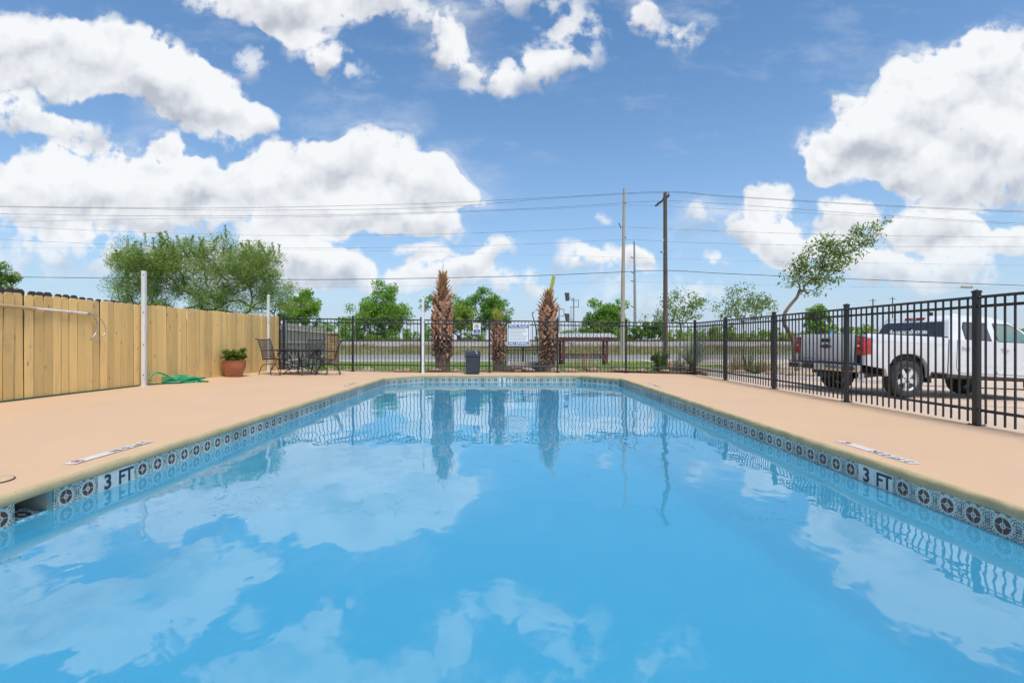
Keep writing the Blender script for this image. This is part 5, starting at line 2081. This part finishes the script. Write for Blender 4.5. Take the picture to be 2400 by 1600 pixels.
for px, py, d in ((2046, 700, 150), (2092, 696, 170)):
    t, zbb = pole('distant_pole', 'small distant utility pole on the horizon beyond the white pickup', 'pole', px, py, px, d, .2, .15, M_POLE, 'distant utility poles')
    MB().box((0, 0, ZW(py + 4, d) - zbb), (2.2, .15, .15)).build('crossarm', M_POLE, t)


def wire(label, d, pts, r, m=M_WIRE, group=None, parent_pts=None):
    p = smooth_path([W(px, py, d) for (px, py) in pts], 8)
    o = thing('power_line', label, 'wire', p[0], 0, group)
    MB().tube([q - p[0] for q in p], r, 5, cap=False).build('cable', m, o)
    return o


wire('upper wire fixed to the top of the wooden utility pole', wood_d, [(-250, 474), (0, 483), (300, 487), (575, 487), (1000, 477), (1300, 462.5), (1558, 449), (1700, 459), (2050, 480), (2400, 495), (2650, 500)], .011)
wire('second wire just below the top of the wooden utility pole', wood_d + .8, [(-250, 480), (0, 485), (300, 489), (575, 493), (1000, 487), (1300, 465), (1559, 451.5), (1700, 461), (2050, 482), (2400, 498), (2650, 503)], .010)
wire('wire carried on the far end of the slanting crossarm', wood_d + 2.1, [(-250, 495), (0, 501), (350, 506), (700, 505), (1000, 498), (1300, 486), (1542, 471.5), (1700, 478), (2050, 503), (2400, 524), (2650, 534)], .011)
wire('top wire of the tall concrete pole', conc_d, [(-250, 508), (0, 519), (400, 512), (800, 507), (1300, 489), (1467, 481), (1640, 487), (2000, 505), (2400, 528)], .012)
wire('middle wire of the tall concrete pole', conc_d, [(-250, 518), (0, 530), (350, 545), (640, 552), (1000, 549), (1300, 539.5), (1456, 532.5), (1640, 540), (2000, 551), (2400, 556), (2650, 556)], .013)
wire('lower wire of the tall concrete pole', conc_d, [(-250, 546), (0, 561), (299, 574), (600, 581), (1000, 579), (1300, 569.6), (1467, 562), (1640, 569), (2000, 577), (2400, 578), (2650, 576)], .013)
wire('faint distant wire between the steel poles', 118, [(-250, 580), (0, 581), (500, 583), (1000, 590), (1486, 604), (1800, 612), (2400, 622)], .014)
wire('lowest distant wire strung from the steel pole', 118, [(400, 678), (900, 671), (1300, 665), (1486, 660), (1640, 665), (2000, 672), (2400, 676)], .014)
wire('thick black communication cable halfway up the wooden pole', wood_d - .2, [(-250, 644), (0, 648.6), (400, 653), (770, 655), (1183, 648), (1400, 640), (1558, 634), (1700, 641), (2000, 654), (2400, 669), (2650, 676)], .022)
sc_ = thing('splice_case', 'grey cylindrical splice case hanging on the thick communication cable', 'cable box', W(2266, 671, wood_d - .2))
MB().tube([(-.40, 0, -.04), (-.36, 0, -.04), (.36, 0, -.06), (.40, 0, -.06)], [.05, .085, .085, .05], 12).build('case', mat('grey_splice', (.33, .29, .26), rough=.6), sc_, smooth=True)
for s in (-.3, .3):
    MB().tube([(s, 0, .06), (s, 0, -.05)], .012, 6).build('hanger', M_WIRE, sc_)

# railway signals
for k, (px, ptop, lab) in enumerate(((1344.6, 698, 'railway signal mast with two hooded signal heads beyond the track'), (1310.5, 719, 'plain railway mast with a bracket frame next to a palm trunk'))):
    d = 80.5
    x = XW(px, d)
    zg = farz(d)
    t = thing('railway_signal', lab, 'signal', (x, d, zg))
    zt = ZW(ptop, d) - zg
    MB().tube([(0, 0, 0), (0, 0, zt)], .11, 8).build('mast', M_SPOLE, t)
    z1, z2 = zt - .4, zt - 1.5
    b = MB()
    for z in (z1, z2):
        b.tube([(-.6 if k == 0 else -.3, 0, z), (.8, 0, z)], .07, 6)
    b.tube([(.8, 0, z1), (.8, 0, z2)], .07, 6)
    b.build('bracket', M_SPOLE, t)
    lb = MB()
    for s in (-.55, -.3):
        lb.tube([(s, .1, 0), (s, .1, z2)], .03, 5)
    for i in range(14):
        lb.tube([(-.55, .1, .4 + i * .4), (-.3, .1, .4 + i * .4)], .025, 5)
    lb.build('ladder', M_SPOLE, t)
    if k == 0:
        for py in (696.5, 745):
            z = ZW(py, d) - zg
            hd = MB()
            hd.prism([(-1.5, z + .75), (-.75, z + .70), (-.75, z - .55), (-1.3, z - .62)], 'y', -.4, .3)
            hd.build('signal_head', mat('signal_black', (.06, .06, .065), rough=.6), t, bevel=.05)
            MB().tube([(-.75, 0, z), (0, 0, z - .4)], .06, 6).build('arm', M_SPOLE, t)

# ------------------------------------------------------------------ trees
M_TRUNK = mat('tree_bark', (.085, .068, .055), rough=.95, color2=(.05, .04, .033), vscale=9, bump=.8, bscale=20)
M_TRUNKP = mat('smooth_pale_bark', (.19, .125, .095), rough=.85, color2=(.12, .08, .062), vscale=6)


def tree(name, label, base, blobs, d, n_leaf, leaf, m, nclump, trunk_r, seed, aspect=.5, clump_r=.3, group=None, trunk=None, depth=.8,
         bark=None, up_twigs=0, branch_show=True, squash=.85, fork_h=.35):
    """blobs: crown ellipses in photo pixels at distance d; branches grow to leaf clumps inside them"""
    rs = random.Random(seed)
    B = Vector(base)
    t = thing(name, label, 'tree', B, 0, group)
    cl, rad = [], []
    areas = [b[2] * b[3] for b in blobs]
    tot = sum(areas)
    for (px, py, rx, ry), ar in zip(blobs, areas):
        k = max(2, int(round(nclump * ar / tot)))
        c = W(px, py, d) - B
        ax, az = rx * d / FPX, ry * d / FPX
        ay = min(ax, az * 1.3) * depth
        for _ in range(k):
            while True:
                v = Vector((rs.uniform(-1, 1), rs.uniform(-1, 1), rs.uniform(-1, 1)))
                if .25 < v.length < 1:
                    break
            q = c + Vector((v.x * ax, v.y * ay, v.z * az)) * .88
            cl.append(q)
            rad.append(clump_r * min(ax, az) * rs.uniform(.55, 1.25))
    # skeleton
    if trunk is None:
        top = sum((c for c in cl), Vector()) / len(cl)
        zmin = min(c.z for c in cl)
        fk = Vector((top.x * .35, top.y * .35, max(.15, lerp(0, top.z, fork_h))))
        trunk_pts = [Vector((0, 0, 0)), fk * .5 + Vector((rs.uniform(-.1, .1), 0, 0)), fk]
    else:
        trunk_pts = [Vector(p) - B for p in trunk]
        trunk_pts[0].z = 0
    nodes = [(trunk_pts[-1], -1)]
    fk = trunk_pts[-1]
    order = sorted(range(len(cl)), key=lambda i: (cl[i] - fk).length)
    edges = []
    nd = [fk]
    par = [-1]
    for i in order:
        c = cl[i]
        dist = (c - fk).length
        best = min(range(len(nd)), key=lambda j: (c - nd[j]).length + .35 * (nd[j] - fk).length)
        p = nd[best]
        midp = p.lerp(c, .5) + Vector((rs.uniform(-.1, .1), rs.uniform(-.1, .1), rs.uniform(0, .12))) * (c - p).length
        nd.append(midp); par.append(best)
        nd.append(c); par.append(len(nd) - 2)
    cnt = [0] * len(nd)
    for i in range(len(nd) - 1, 0, -1):
        cnt[i] += 1
        cnt[par[i]] += cnt[i]
    br = MB()
    mx = max(1, cnt[0])
    for i in range(1, len(nd)):
        r0 = trunk_r * .8 * (max(cnt[i], 1) / mx) ** .48
        r1 = r0 * .75
        br.tube([nd[par[i]], nd[i]], [r0, max(r1, trunk_r * .03)], 5, cap=False)
    tp = smooth_path(trunk_pts, 5)
    tr_ = MB().tube(tp, [lerp(trunk_r * 1.15, trunk_r * .8, i / (len(tp) - 1)) for i in range(len(tp))], 10)
    tro = tr_.build('trunk', bark or M_TRUNK, t, smooth=True)
    if branch_show:
        br.build('branches', bark or M_TRUNK, t, smooth=True)
    leaf_cloud('crown', cl, rad, n_leaf, leaf, m, t, aspect, seed=seed, squash=squash, flat=.4)
    if up_twigs:
        tops = sorted(range(len(cl)), key=lambda i: -cl[i].z)[:up_twigs]
        tc, tr2, tb_ = [], [], MB()
        for i in tops:
            a = cl[i]; e = a + Vector((rs.uniform(-.35, .35), rs.uniform(-.2, .2), rs.uniform(.35, .9)))
            tb_.tube([a, e], .012, 4, cap=False)
            for k in range(5):
                tc.append(a.lerp(e, .3 + .17 * k)); tr2.append(.10)
        stuff(tb_.build('twigs', bark or M_TRUNK, t))
        leaf_cloud('twig_leaves', tc, tr2, n_leaf // 12, leaf, m, t, aspect, seed=seed + 1)
    return t


L_ELM = leaf_mat('elm_leaf', (0.150, 0.247, 0.072), (0.364, 0.420, 0.143), .52)
L_OAK = leaf_mat('oak_leaf', (0.124, 0.260, 0.043), (0.286, 0.420, 0.085), .52)
L_LIME = leaf_mat('lime_leaf', (0.182, 0.286, 0.046), (0.351, 0.420, 0.098), .52)
L_DK = leaf_mat('dark_leaf', (0.091, 0.202, 0.035), (0.227, 0.377, 0.065), .52)
L_WIND = leaf_mat('windblown_leaf', (0.098, 0.169, 0.052), (0.260, 0.338, 0.111), .52)

d = 30.0
xb = XW(505, d)
tree('feathery_tree', 'large feathery green tree spreading above the yellow fence', (xb, d, gz(xb, d)),
     [(325, 640, 70, 75), (385, 600, 60, 45), (440, 620, 85, 60), (545, 615, 75, 62), (600, 630, 70, 55), (650, 670, 50, 55), (330, 705, 75, 45), (440, 700, 110, 50), (560, 700, 120, 50), (670, 735, 40, 30), (685, 705, 42, 36)],
     d, 88000, .115, L_ELM, 320, .20, 101, aspect=.40, clump_r=.50, up_twigs=80, fork_h=.22)
xb = XW(715, 42)
tree('roadside_tree', 'small light green tree rising beside the big feathery tree', (xb, 42, gz(xb, 42)), [(715, 710, 36, 30), (735, 738, 28, 24), (690, 735, 36, 26), (700, 765, 50, 22)], 42, 9000, .20, L_OAK, 60, .12, 102, clump_r=.48)
xb = XW(5, 26)
tree('neighbour_tree', 'dark leafy tree whose edge shows above the fence planks near the pool pole', (xb, 26, gz(xb, 26)), [(-10, 645, 48, 38), (10, 665, 34, 25), (-50, 690, 60, 40)], 26, 6000, .15, L_ELM, 50, .12, 103, clump_r=.45)
for (lab, px, dd, bl, n, lf, lm, nc, sd) in (
        ('rounded bright green tree beyond the railway between the white post and the table', 885, 95, [(885, 700, 46, 42), (900, 690, 34, 32), (850, 735, 48, 36), (925, 738, 42, 42), (885, 745, 60, 42), (826, 762, 34, 24), (885, 778, 75, 22)], 7000, .46, L_OAK, 90, 111),
        ('dark oak tree beyond the railway behind the tallest palm trunk', 1125, 97, [(1008, 705, 26, 26), (1060, 712, 46, 32), (1120, 705, 50, 32), (1160, 725, 42, 36), (1180, 755, 26, 34), (1110, 755, 80, 30)], 5600, .46, L_DK, 80, 112),
        ('lime green tree beyond the railway behind the tallest palm trunk', 1075, 91, [(1075, 740, 38, 30), (1050, 765, 42, 22), (1098, 768, 34, 20)], 2600, .42, L_LIME, 34, 113),
        ('full green tree beyond the railway behind the roadside shelter', 1410, 92, [(1400, 730, 34, 30), (1445, 722, 32, 26), (1378, 765, 38, 24), (1425, 762, 52, 32), (1340, 785, 40, 20)], 5200, .45, L_OAK, 66, 114),
        ('narrow dense tree beyond the railway behind the leaning tree', 1917, 84, [(1917, 742, 24, 30), (1910, 772, 32, 24), (1930, 765, 22, 28)], 2600, .40, L_OAK, 34, 115),
        ('low green tree beyond the railway beside the wooden utility pole', 1500, 90, [(1500, 775, 38, 16), (1535, 770, 30, 20), (1480, 785, 30, 14)], 2200, .42, L_DK, 30, 116)):
    xb = XW(px, dd)
    tree('oak_tree', lab, (xb, dd, gz(xb, dd)), bl, dd, int(n * 1.9), lf, lm, int(nc * 1.3), .30, sd, clump_r=.46)
for (lab, px, dd, bl, n, sd) in (
        ('sparse windblown tree beside the wooden utility pole', 1592, 38, [(1600, 715, 52, 36), (1630, 728, 40, 28), (1540, 738, 46, 24), (1590, 745, 60, 22)], 950, 121),
        ('sparse windblown tree standing between the wooden pole and the leaning tree', 1745, 38, [(1745, 702, 56, 34), (1705, 730, 42, 26), (1785, 722, 36, 30), (1745, 735, 60, 22)], 1150, 122)):
    xb = XW(px, dd)
    tree('windblown_tree', lab, (xb, dd, gz(xb, dd)), bl, dd, int(n * 1.35), .26, L_WIND, 80, .07, sd, aspect=.40, clump_r=.55, bark=M_TRUNKP, fork_h=.30, depth=.6)
d = 20.0
tk = [W(1868, 873, d), W(1863, 835, d), W(1856, 792, d), W(1838, 758, d), W(1839, 735, d), W(1853, 714, d), W(1868, 696, d), W(1874, 680, d)]
tree('leaning_tree', 'slender tree leaning hard to one side with scattered leaves behind the pickup', (tk[0].x, d, gz(tk[0].x, d)),
     [(1875, 640, 34, 36), (1905, 625, 52, 46), (1945, 600, 52, 46), (1990, 575, 48, 42), (2030, 552, 42, 34), (2065, 530, 28, 24), (2090, 518, 14, 14), (1890, 668, 48, 26), (1935, 650, 42, 30), (1850, 650, 22, 28), (1920, 685, 36, 18)],
     d, 2700, .165, L_WIND, 190, .07, 131, aspect=.42, clump_r=.50, trunk=tk, bark=M_TRUNKP, depth=.5)

# low woods and scrub that read as one mass
def scrub(name, label, x0, x1, y0, y1, hfun, n, leaf, m, seed):
    g = np.random.default_rng(seed)
    cs, rr = [], []
    for _ in range(int((x1 - x0) * 1.5)):
        x = g.uniform(x0, x1); y = g.uniform(y0, y1)
        h = hfun(x) * g.uniform(.45, 1.05)
        z0 = gz(x, y)
        for zz_ in np.arange(.3, h, .9):
            cs.append((x + g.normal() * .3, y + g.normal() * .3, z0 + zz_)); rr.append(g.uniform(.55, 1.0))
    o = leaf_cloud(name, cs, rr, n, leaf, m, None, .55, seed=seed)
    stuff(o)
    tag(o, label, 'woods')


scrub('scrub_woods', 'low bright green scrub beyond the railway', -95, 34, 90, 97, lambda x: 3.2 + 1.0 * math.sin(x * .35) + .8 * math.sin(x * .11 + 1) + (1.2 if x < -15 else 0), 46000, .45, L_OAK, 201)
scrub('scrub_woods', 'mixed olive scrub beyond the railway behind the parking side fence', 30, 110, 90, 99, lambda x: 3.0 + .7 * math.sin(x * .5), 26000, .48, L_LIME, 202)
scrub('distant_woods', 'low distant line of woods beyond the pickup truck', 60, 330, 190, 225, lambda x: 6 + 2 * math.sin(x * .09), 14000, 1.3, L_OAK, 203)
scrub('distant_woods', 'low distant line of woods beyond the yellow fence', -330, -40, 190, 225, lambda x: 5 + 2 * math.sin(x * .09), 9000, 1.3, L_DK, 204)

# ------------------------------------------------------------------ white pickup truck
M_PAINT = mat('white_silver_paint', (.66, .67, .70), rough=.28, coat=.8, var=.05, vscale=2)
M_GLASS = mat('tinted_glass', (.030, .032, .040), rough=.06, spec=.8, coat=.5)
M_GLASS2 = mat('clear_green_glass', (.12, .20, .185), rough=.05, spec=.8, coat=.5)
M_CHROME = mat('chrome_steel', (.62, .60, .58), rough=.14, metal=1.0, var=.08, vscale=6)
M_BLKPL = mat('black_plastic', (.020, .020, .022), rough=.6)
M_TAIL = mat('tail_lamp_red', (.50, .012, .015), rough=.12, coat=.8, var=.3, vscale=14, color2=(.32, .008, .01))
M_ALLOY = mat('alloy_rim', (.68, .68, .69), rough=.3, metal=.35)
M_TYRE = mat('tyre_rubber', (.028, .028, .030), rough=.75, bump=.3, bscale=60)

yaw, pitch = R(8), R(2.55)
rot = Matrix.Rotation(yaw, 3, 'Z') @ Matrix.Rotation(pitch, 3, 'Y')
wheel_w = Vector((8.57, 10.5, lotz(8.57)))
loc = wheel_w - rot @ Vector((1.17, -.86, 0))
tk = thing('pickup_truck', 'white four door pickup truck parked beyond the black iron fence', 'truck', loc)
tk.rotation_euler = rot.to_euler()


def arch(cx, cz, rx, rz, zb, n=14, p=2.6):
    pts = []
    for i in range(n + 1):
        a = math.pi - math.pi * i / n
        c, s = math.cos(a), math.sin(a)
        pts.append((cx + rx * math.copysign(abs(c) ** (2 / p), c), cz + rz * abs(s) ** (2 / p)))
    return pts


# bed sides with wheel arches
side = [(.10, .66), (.60, .60)] + arch(1.17, .44, .50, .50, .6) + [(1.72, .58), (2.12, .56), (2.12, 1.315), (2.0, 1.335), (.16, 1.335), (.10, 1.30)]
for s in (-1, 1):
    b = MB().prism(side, 'y', s * .90, s * 1.0)
    b.build('bed_side', M_PAINT, tk, bevel=.014, segs=2, smooth=True)
MB().span((.14, -.90, .72), (2.12, .90, .78)).build('bed_floor', M_BLKPL, tk)
MB().span((2.04, -.90, .72), (2.12, .90, 1.30)).build('bed_front', M_PAINT, tk)
MB().span((.10, -.995, 1.33), (2.12, -.90, 1.352)).build('bed_rail_cap', M_BLKPL, tk, bevel=.006)
MB().span((.10, .90, 1.33), (2.12, .995, 1.352)).build('bed_rail_cap', M_BLKPL, tk, bevel=.006)
MB().span((.28, -1.006, 1.175), (2.10, -.998, 1.19)).build('body_crease', M_PAINT, tk)
MB().span((2.118, -.985, .58), (2.148, .985, 1.30)).build('bed_gap', M_BLKPL, tk)
# wheel wells, chassis
for x in (1.17, 4.815):
    MB().span((x - .52, -.86, .50), (x + .52, .86, .99)).build('wheel_well', M_BLKPL, tk)
MB().span((.15, -.50, .42), (5.4, .50, .60)).build('chassis', mat('dirty_frame', (.06, .052, .045), rough=.9, var=.4, vscale=6), tk)
# cab and front
low = [(2.15, .54), (4.22, .50)] + arch(4.815, .44, .50, .50, .5) + [(5.36, .52), (5.72, .56), (5.76, 1.0), (5.66, 1.16), (4.62, 1.26), (2.15, 1.30)]
MB().prism(low, 'y', -1.0, 1.0).build('body', M_PAINT, tk, bevel=.02, segs=2, smooth=True)
g = MB()
lv = [(1.285, .975, 2.15, 4.62), (1.70, .815, 2.33, 3.98), (1.80, .765, 2.40, 3.78), (1.858, .66, 2.52, 3.62)]
for (z, hw_, xa, xb) in lv:
    for t_ in frange(0, 1, 6):
        x = lerp(xa, xb, t_)
        crown = .012 * math.sin(math.pi * t_) if z > 1.8 else 0
        g.v.append((x, -hw_, z + crown))
    for t_ in frange(0, 1, 6):
        x = lerp(xb, xa, t_)
        g.v.append((x, hw_, z))
m_ = 14
for i in range(len(lv) - 1):
    for j in range(m_):
        k = (j + 1) % m_
        g.f.append((i * m_ + j, i * m_ + k, (i + 1) * m_ + k, (i + 1) * m_ + j))
g.f.append(tuple((len(lv) - 1) * m_ + j for j in range(m_)))
g.build('cab', M_PAINT, tk, smooth=True)


def side_pt(x, z, off):
    y = lerp(.975, .815, (z - 1.285) / .415)
    return (x, -(y + off), z)


def side_panel(name, poly, m, off=.006, parent=None):
    b = MB()
    n = len(poly)
    b.v = [side_pt(x, z, off) for x, z in poly] + [side_pt(x, z, off - .03) for x, z in poly]
    b.f = [tuple(range(n))] + [(i, (i + 1) % n, n + (i + 1) % n, n + i) for i in range(n)]
    return b.build(name, m, parent or tk)


# doors on the side that faces the pool, each with its glass and handle
for (x0, x1, wp, gm, hx) in (
        (2.34, 3.30, [(2.60, 1.325), (3.24, 1.315), (3.24, 1.69), (2.70, 1.685), (2.62, 1.55)], M_GLASS, 2.46),
        (3.33, 4.30, [(3.42, 1.31), (4.42, 1.29), (4.30, 1.41), (3.98, 1.63), (3.86, 1.685), (3.46, 1.69)], M_GLASS2, 3.46)):
    dp = [(x0 + .06, .585), (x1, .575), (x1, 1.29), (x0, 1.29), (x0, .70)]
    dr = MB().prism(dp, 'y', -1.006, -.99).build('door', M_PAINT, tk, bevel=.003)
    seam = MB()
    for (a, b_) in zip(dp, dp[1:] + dp[:1]):
        if a[1] > 1.25 and b_[1] > 1.25:
            continue
        seam.tube([(a[0], -1.0015, a[1]), (b_[0], -1.0015, b_[1])], .006, 4)
    seam.build('door_seam', M_BLKPL, dr)
    side_panel('window_surround', [(x + (.02 if x > (x0 + x1) / 2 else -.02), z + (.02 if z > 1.5 else -.015)) for x, z in wp], M_BLKPL, .004, dr)
    side_panel('window', wp, gm, .008, dr)
    hb = MB().span((hx, -1.045, 1.13), (hx + .20, -1.028, 1.165)).span((hx + .005, -1.03, 1.135), (hx + .03, -1.003, 1.16)).span((hx + .17, -1.03, 1.135), (hx + .195, -1.003, 1.16))
    hb.build('handle', M_PAINT, dr, bevel=.004)
    MB().span((x0 + .02, -1.012, .74), (x1 - .01, -1.004, .765)).build('moulding', M_PAINT, dr)
MB().span((2.1, -1.0, .46), (4.2, -.9, .53)).build('sill', mat('dirty_frame', (.06, .052, .045)), tk, bevel=.01)


# rear window and the white lettering on it
def rear_pt(y, z, off):
    return (lerp(2.15, 2.33, (z - 1.285) / .415) - off, y, z)


rw = [(-.80, 1.335), (.80, 1.335), (.72, 1.64), (.66, 1.685), (-.66, 1.685), (-.72, 1.64)]
b = MB(); b.v = [rear_pt(y, z, .008) for y, z in rw]; b.f = [tuple(range(6))]
rwin = b.build('rear_window', M_GLASS, tk)
b = MB(); b.v = [rear_pt(y * 1.035, z + (.018 if z > 1.5 else -.018), .004) for y, z in rw]; b.f = [tuple(range(6))]
b.build('window_surround', M_BLKPL, tk)
lt = obj('lettering', text_mesh('lettering', 'Aguascalientes', .17, M_WHITE, bold=.005, shear=.12, width=1.0), rwin, rear_pt(.02, 1.475, .022))
zax = Vector((.18, 0, .415)).normalized(); xax = Vector((0, -1, 0)); yax = zax
mrot = Matrix((xax, yax, xax.cross(yax))).transposed()
lt.rotation_euler = mrot.to_euler()
MB().box(rear_pt(0, 1.56, .02), (.03, .10, .025)).build('window_latch', M_BLKPL, rwin)
MB().span((2.355, -.24, 1.765), (2.42, .24, 1.815)).build('brake_light', M_TAIL, tk, bevel=.01)
MB().span((2.352, -.06, 1.77), (2.362, .06, 1.81)).build('cargo_lamp', mat('lamp_clear', (.6, .5, .5), rough=.2), tk)
MB().span((2.75, -.05, 1.86), (2.82, .03, 1.97)).build('roof_antenna', M_BLKPL, tk, bevel=.01)
MB().lathe([(.11, 0), (.10, .05), (.05, .09), (0, .10)], (3.45, .0, 1.865), n=16, cap=False).build('roof_dome', M_WHITE, tk, smooth=True)
b = MB()
b.v = [(4.60, -.90, 1.29), (4.60, .90, 1.29), (4.0, .74, 1.695), (4.0, -.74, 1.695)]
b.v = [(x + .012, y, z + .006) for x, y, z in b.v]
b.f = [(0, 1, 2, 3)]
b.build('windscreen', M_GLASS2, tk)
mr_ = MB().span((4.32, -1.26, 1.28), (4.44, -1.06, 1.50)).span((4.36, -1.08, 1.30), (4.42, -.96, 1.36))
mr_.build('side_mirror', M_BLKPL, tk, bevel=.03, segs=2, smooth=True)
# tailgate
tg = MB().span((.055, -.775, .70), (.12, .775, 1.325)).build('tailgate', M_PAINT, tk, bevel=.012, segs=2, smooth=True)
MB().span((.048, -.76, .90), (.06, .76, .905)).build('crease', M_PAINT, tg)
MB().span((.06, -.79, .69), (.07, -.778, 1.32)).span((.06, .778, .69), (.07, .79, 1.32)).build('gap', M_BLKPL, tg)
MB().span((.040, -.13, 1.14), (.056, .13, 1.225)).build('handle', M_BLKPL, tg, bevel=.006)
em = [(-.17, .0), (-.15, .035), (-.055, .035), (-.055, .062), (.055, .062), (.055, .035), (.15, .035), (.17, 0), (.15, -.035), (.055, -.035), (.055, -.062), (-.055, -.062), (-.055, -.035), (-.15, -.035)]
b = MB()
b.prism([(y, 1.045 + z * .75) for y, z in em], 'x', .043, .055)
b.build('emblem', mat('emblem_dark', (.10, .06, .055), rough=.3, metal=.4), tg)
b = MB()
for i in range(7):
    b.span((.05, .66 - i * .045, .745), (.056, .63 - i * .045, .765))
b.build('badge', mat('badge_grey', (.22, .22, .23), rough=.4), tg)
# tail lamps
for s in (-1, 1):
    yy0, yy1 = s * .80, s * 1.006
    tl = MB().prism([(yy0, .87), (yy1, .885), (yy1, 1.235), (yy0, 1.265)], 'x', .055, .27).build('tail_lamp', M_TAIL, tk, bevel=.022, segs=2, smooth=True)
    MB().span((.050, s * .825, 1.04), (.058, s * .90, 1.09)).build('reverse_lamp', mat('lamp_clear', (.6, .5, .5)), tl)
    MB().prism([(s * .795, .86), (s * 1.0, .875), (s * 1.0, 1.25), (s * .795, 1.275)], 'x', .075, .275).build('lamp_bezel', M_BLKPL, tl)
# bumper
b = MB().prism([(-.97, .50), (.97, .50), (.985, .66), (-.985, .66)], 'x', -.10, .04)
bu = b.build('rear_bumper', M_CHROME, tk, bevel=.025, segs=2, smooth=True)
MB().span((-.105, -.96, .665), (.05, .96, .695)).build('step_pad', M_BLKPL, bu, bevel=.008)
for s in (-1, 1):
    MB().prism([(s * .68, .515), (s * .93, .53), (s * .93, .63), (s * .68, .63)], 'x', -.112, -.09).build('corner_step', M_BLKPL, bu)
MB().span((-.112, -.17, .515), (-.10, .17, .655)).build('plate', mat('licence_plate', (.62, .62, .62), rough=.4, var=.2, vscale=12), bu)
MB().span((-.116, .19, .52), (-.10, .46, .645)).build('step_pocket', M_BLKPL, bu)
MB().span((-.02, -.16, .34), (.2, .16, .46)).build('hitch', M_BLKPL, tk, bevel=.01)
ex = MB().tube([(.95, -.62, .50), (.60, -.70, .46), (.22, -.86, .44), (.02, -.88, .44)], .055, 14, cap=False).build('exhaust_pipe', mat('dirty_frame', (.06, .052, .045)), tk, smooth=True)
MB().lathe([(.075, 0), (.075, .14), (.058, .14), (.058, .0)], n=20, cap=False).build('exhaust_tip', M_CHROME, ex, smooth=True, loc=(-.0, -.885, .44), rot=(0, R(90), 0))
sp_ = MB().lathe([(.15, -.11), (.33, -.11), (.38, -.07), (.38, .07), (.33, .11), (.15, .11)], n=28, cap=False).build('spare_tyre', M_TYRE, tk, smooth=True, loc=(.55, .05, .50))
for s in (-1, 1):
    MB().span((1.70, s * .97 - .02, .34), (1.74, s * .97 + .02 - (.18 * s), .58)).build('mud_flap', M_BLKPL, tk)

# wheels
tyre_p = [(.245, -.12), (.30, -.135), (.36, -.135), (.388, -.115), (.398, -.06), (.40, 0), (.398, .06), (.388, .115), (.36, .135), (.30, .135), (.245, .12)]
tyre_m = MB().lathe(tyre_p, n=44, cap=False).mesh('tyre', M_TYRE, smooth=True)
rb = MB().lathe([(.250, -.12), (.262, -.125), (.262, -.110), (.235, -.09), (.225, .05), (.235, .10), (.262, .12)], n=40, cap=False)
for k in range(5):
    a = R(90 + 72 * k)
    c, s = math.cos(a), math.sin(a)
    u = Vector((c, s, 0)); v = Vector((-s, c, 0))
    for (r0, w0, z0), (r1, w1, z1) in (((.05, .055, -.105), (.16, .040, -.112)), ((.16, .040, -.112), (.245, .052, -.10))):
        vs = [u * r0 + v * w0 + Vector((0, 0, z0)), u * r0 - v * w0 + Vector((0, 0, z0)), u * r1 - v * w1 + Vector((0, 0, z1)), u * r1 + v * w1 + Vector((0, 0, z1))]
        vs += [q + Vector((0, 0, .045)) for q in vs]
        rb.add(vs, [(0, 1, 2, 3), (4, 7, 6, 5), (0, 3, 7, 4), (1, 5, 6, 2), (0, 4, 5, 1), (3, 2, 6, 7)])
rb.lathe([(.0, -.128), (.038, -.126), (.045, -.115), (.085, -.108), (.085, -.06)], n=20, cap=False)
rim_m = rb.mesh('rim', M_ALLOY, smooth=True)
nb_ = MB()
for k in range(5):
    a = R(54 + 72 * k)
    nb_.lathe([(.013, -.125), (.013, -.10)], (.062 * math.cos(a), .062 * math.sin(a), 0), n=8)
nut_m = nb_.mesh('wheel_nuts', M_BLKPL)
disc_m = MB().lathe([(.0, -.03), (.20, -.03), (.20, 0), (.0, 0)], n=24, cap=False).mesh('brake_disc', mat('dirty_frame', (.06, .052, .045)))
for x in (1.17, 4.815):
    for s in (-1, 1):
        wh = bpy.data.objects.new('wheel', None)
        link(wh, tk)
        wh.location = (x, s * .86, .40)
        wh.rotation_euler = (R(-90) if s > 0 else R(90), 0, 0)
        # lathe axis z -> outwards is -z in the wheel's frame
        wh.rotation_euler = (R(90), 0, 0) if s > 0 else (R(-90), 0, 0)
        for nm, me in (('tyre', tyre_m), ('rim', rim_m), ('wheel_nuts', nut_m), ('brake_disc', disc_m)):
            obj(nm, me, wh)

# blue jug riding in the bed
jx = rot @ Vector((.30, .10, .78)) + loc
jg = thing('water_jug', 'light blue plastic jug lid showing above the truck tailgate', 'jug', jx)
MB().lathe([(.0, 0), (.15, 0), (.16, .05), (.16, .45), (.13, .52), (.0, .53)], n=24, cap=False).build('body', mat('jug_white', (.5, .5, .52), rough=.5), jg, smooth=True)
MB().lathe([(.06, .53), (.06, .60), (.05, .62), (.0, .62)], n=20, cap=False).build('lid', mat('jug_blue', (.04, .30, .62), rough=.4), jg, smooth=True)
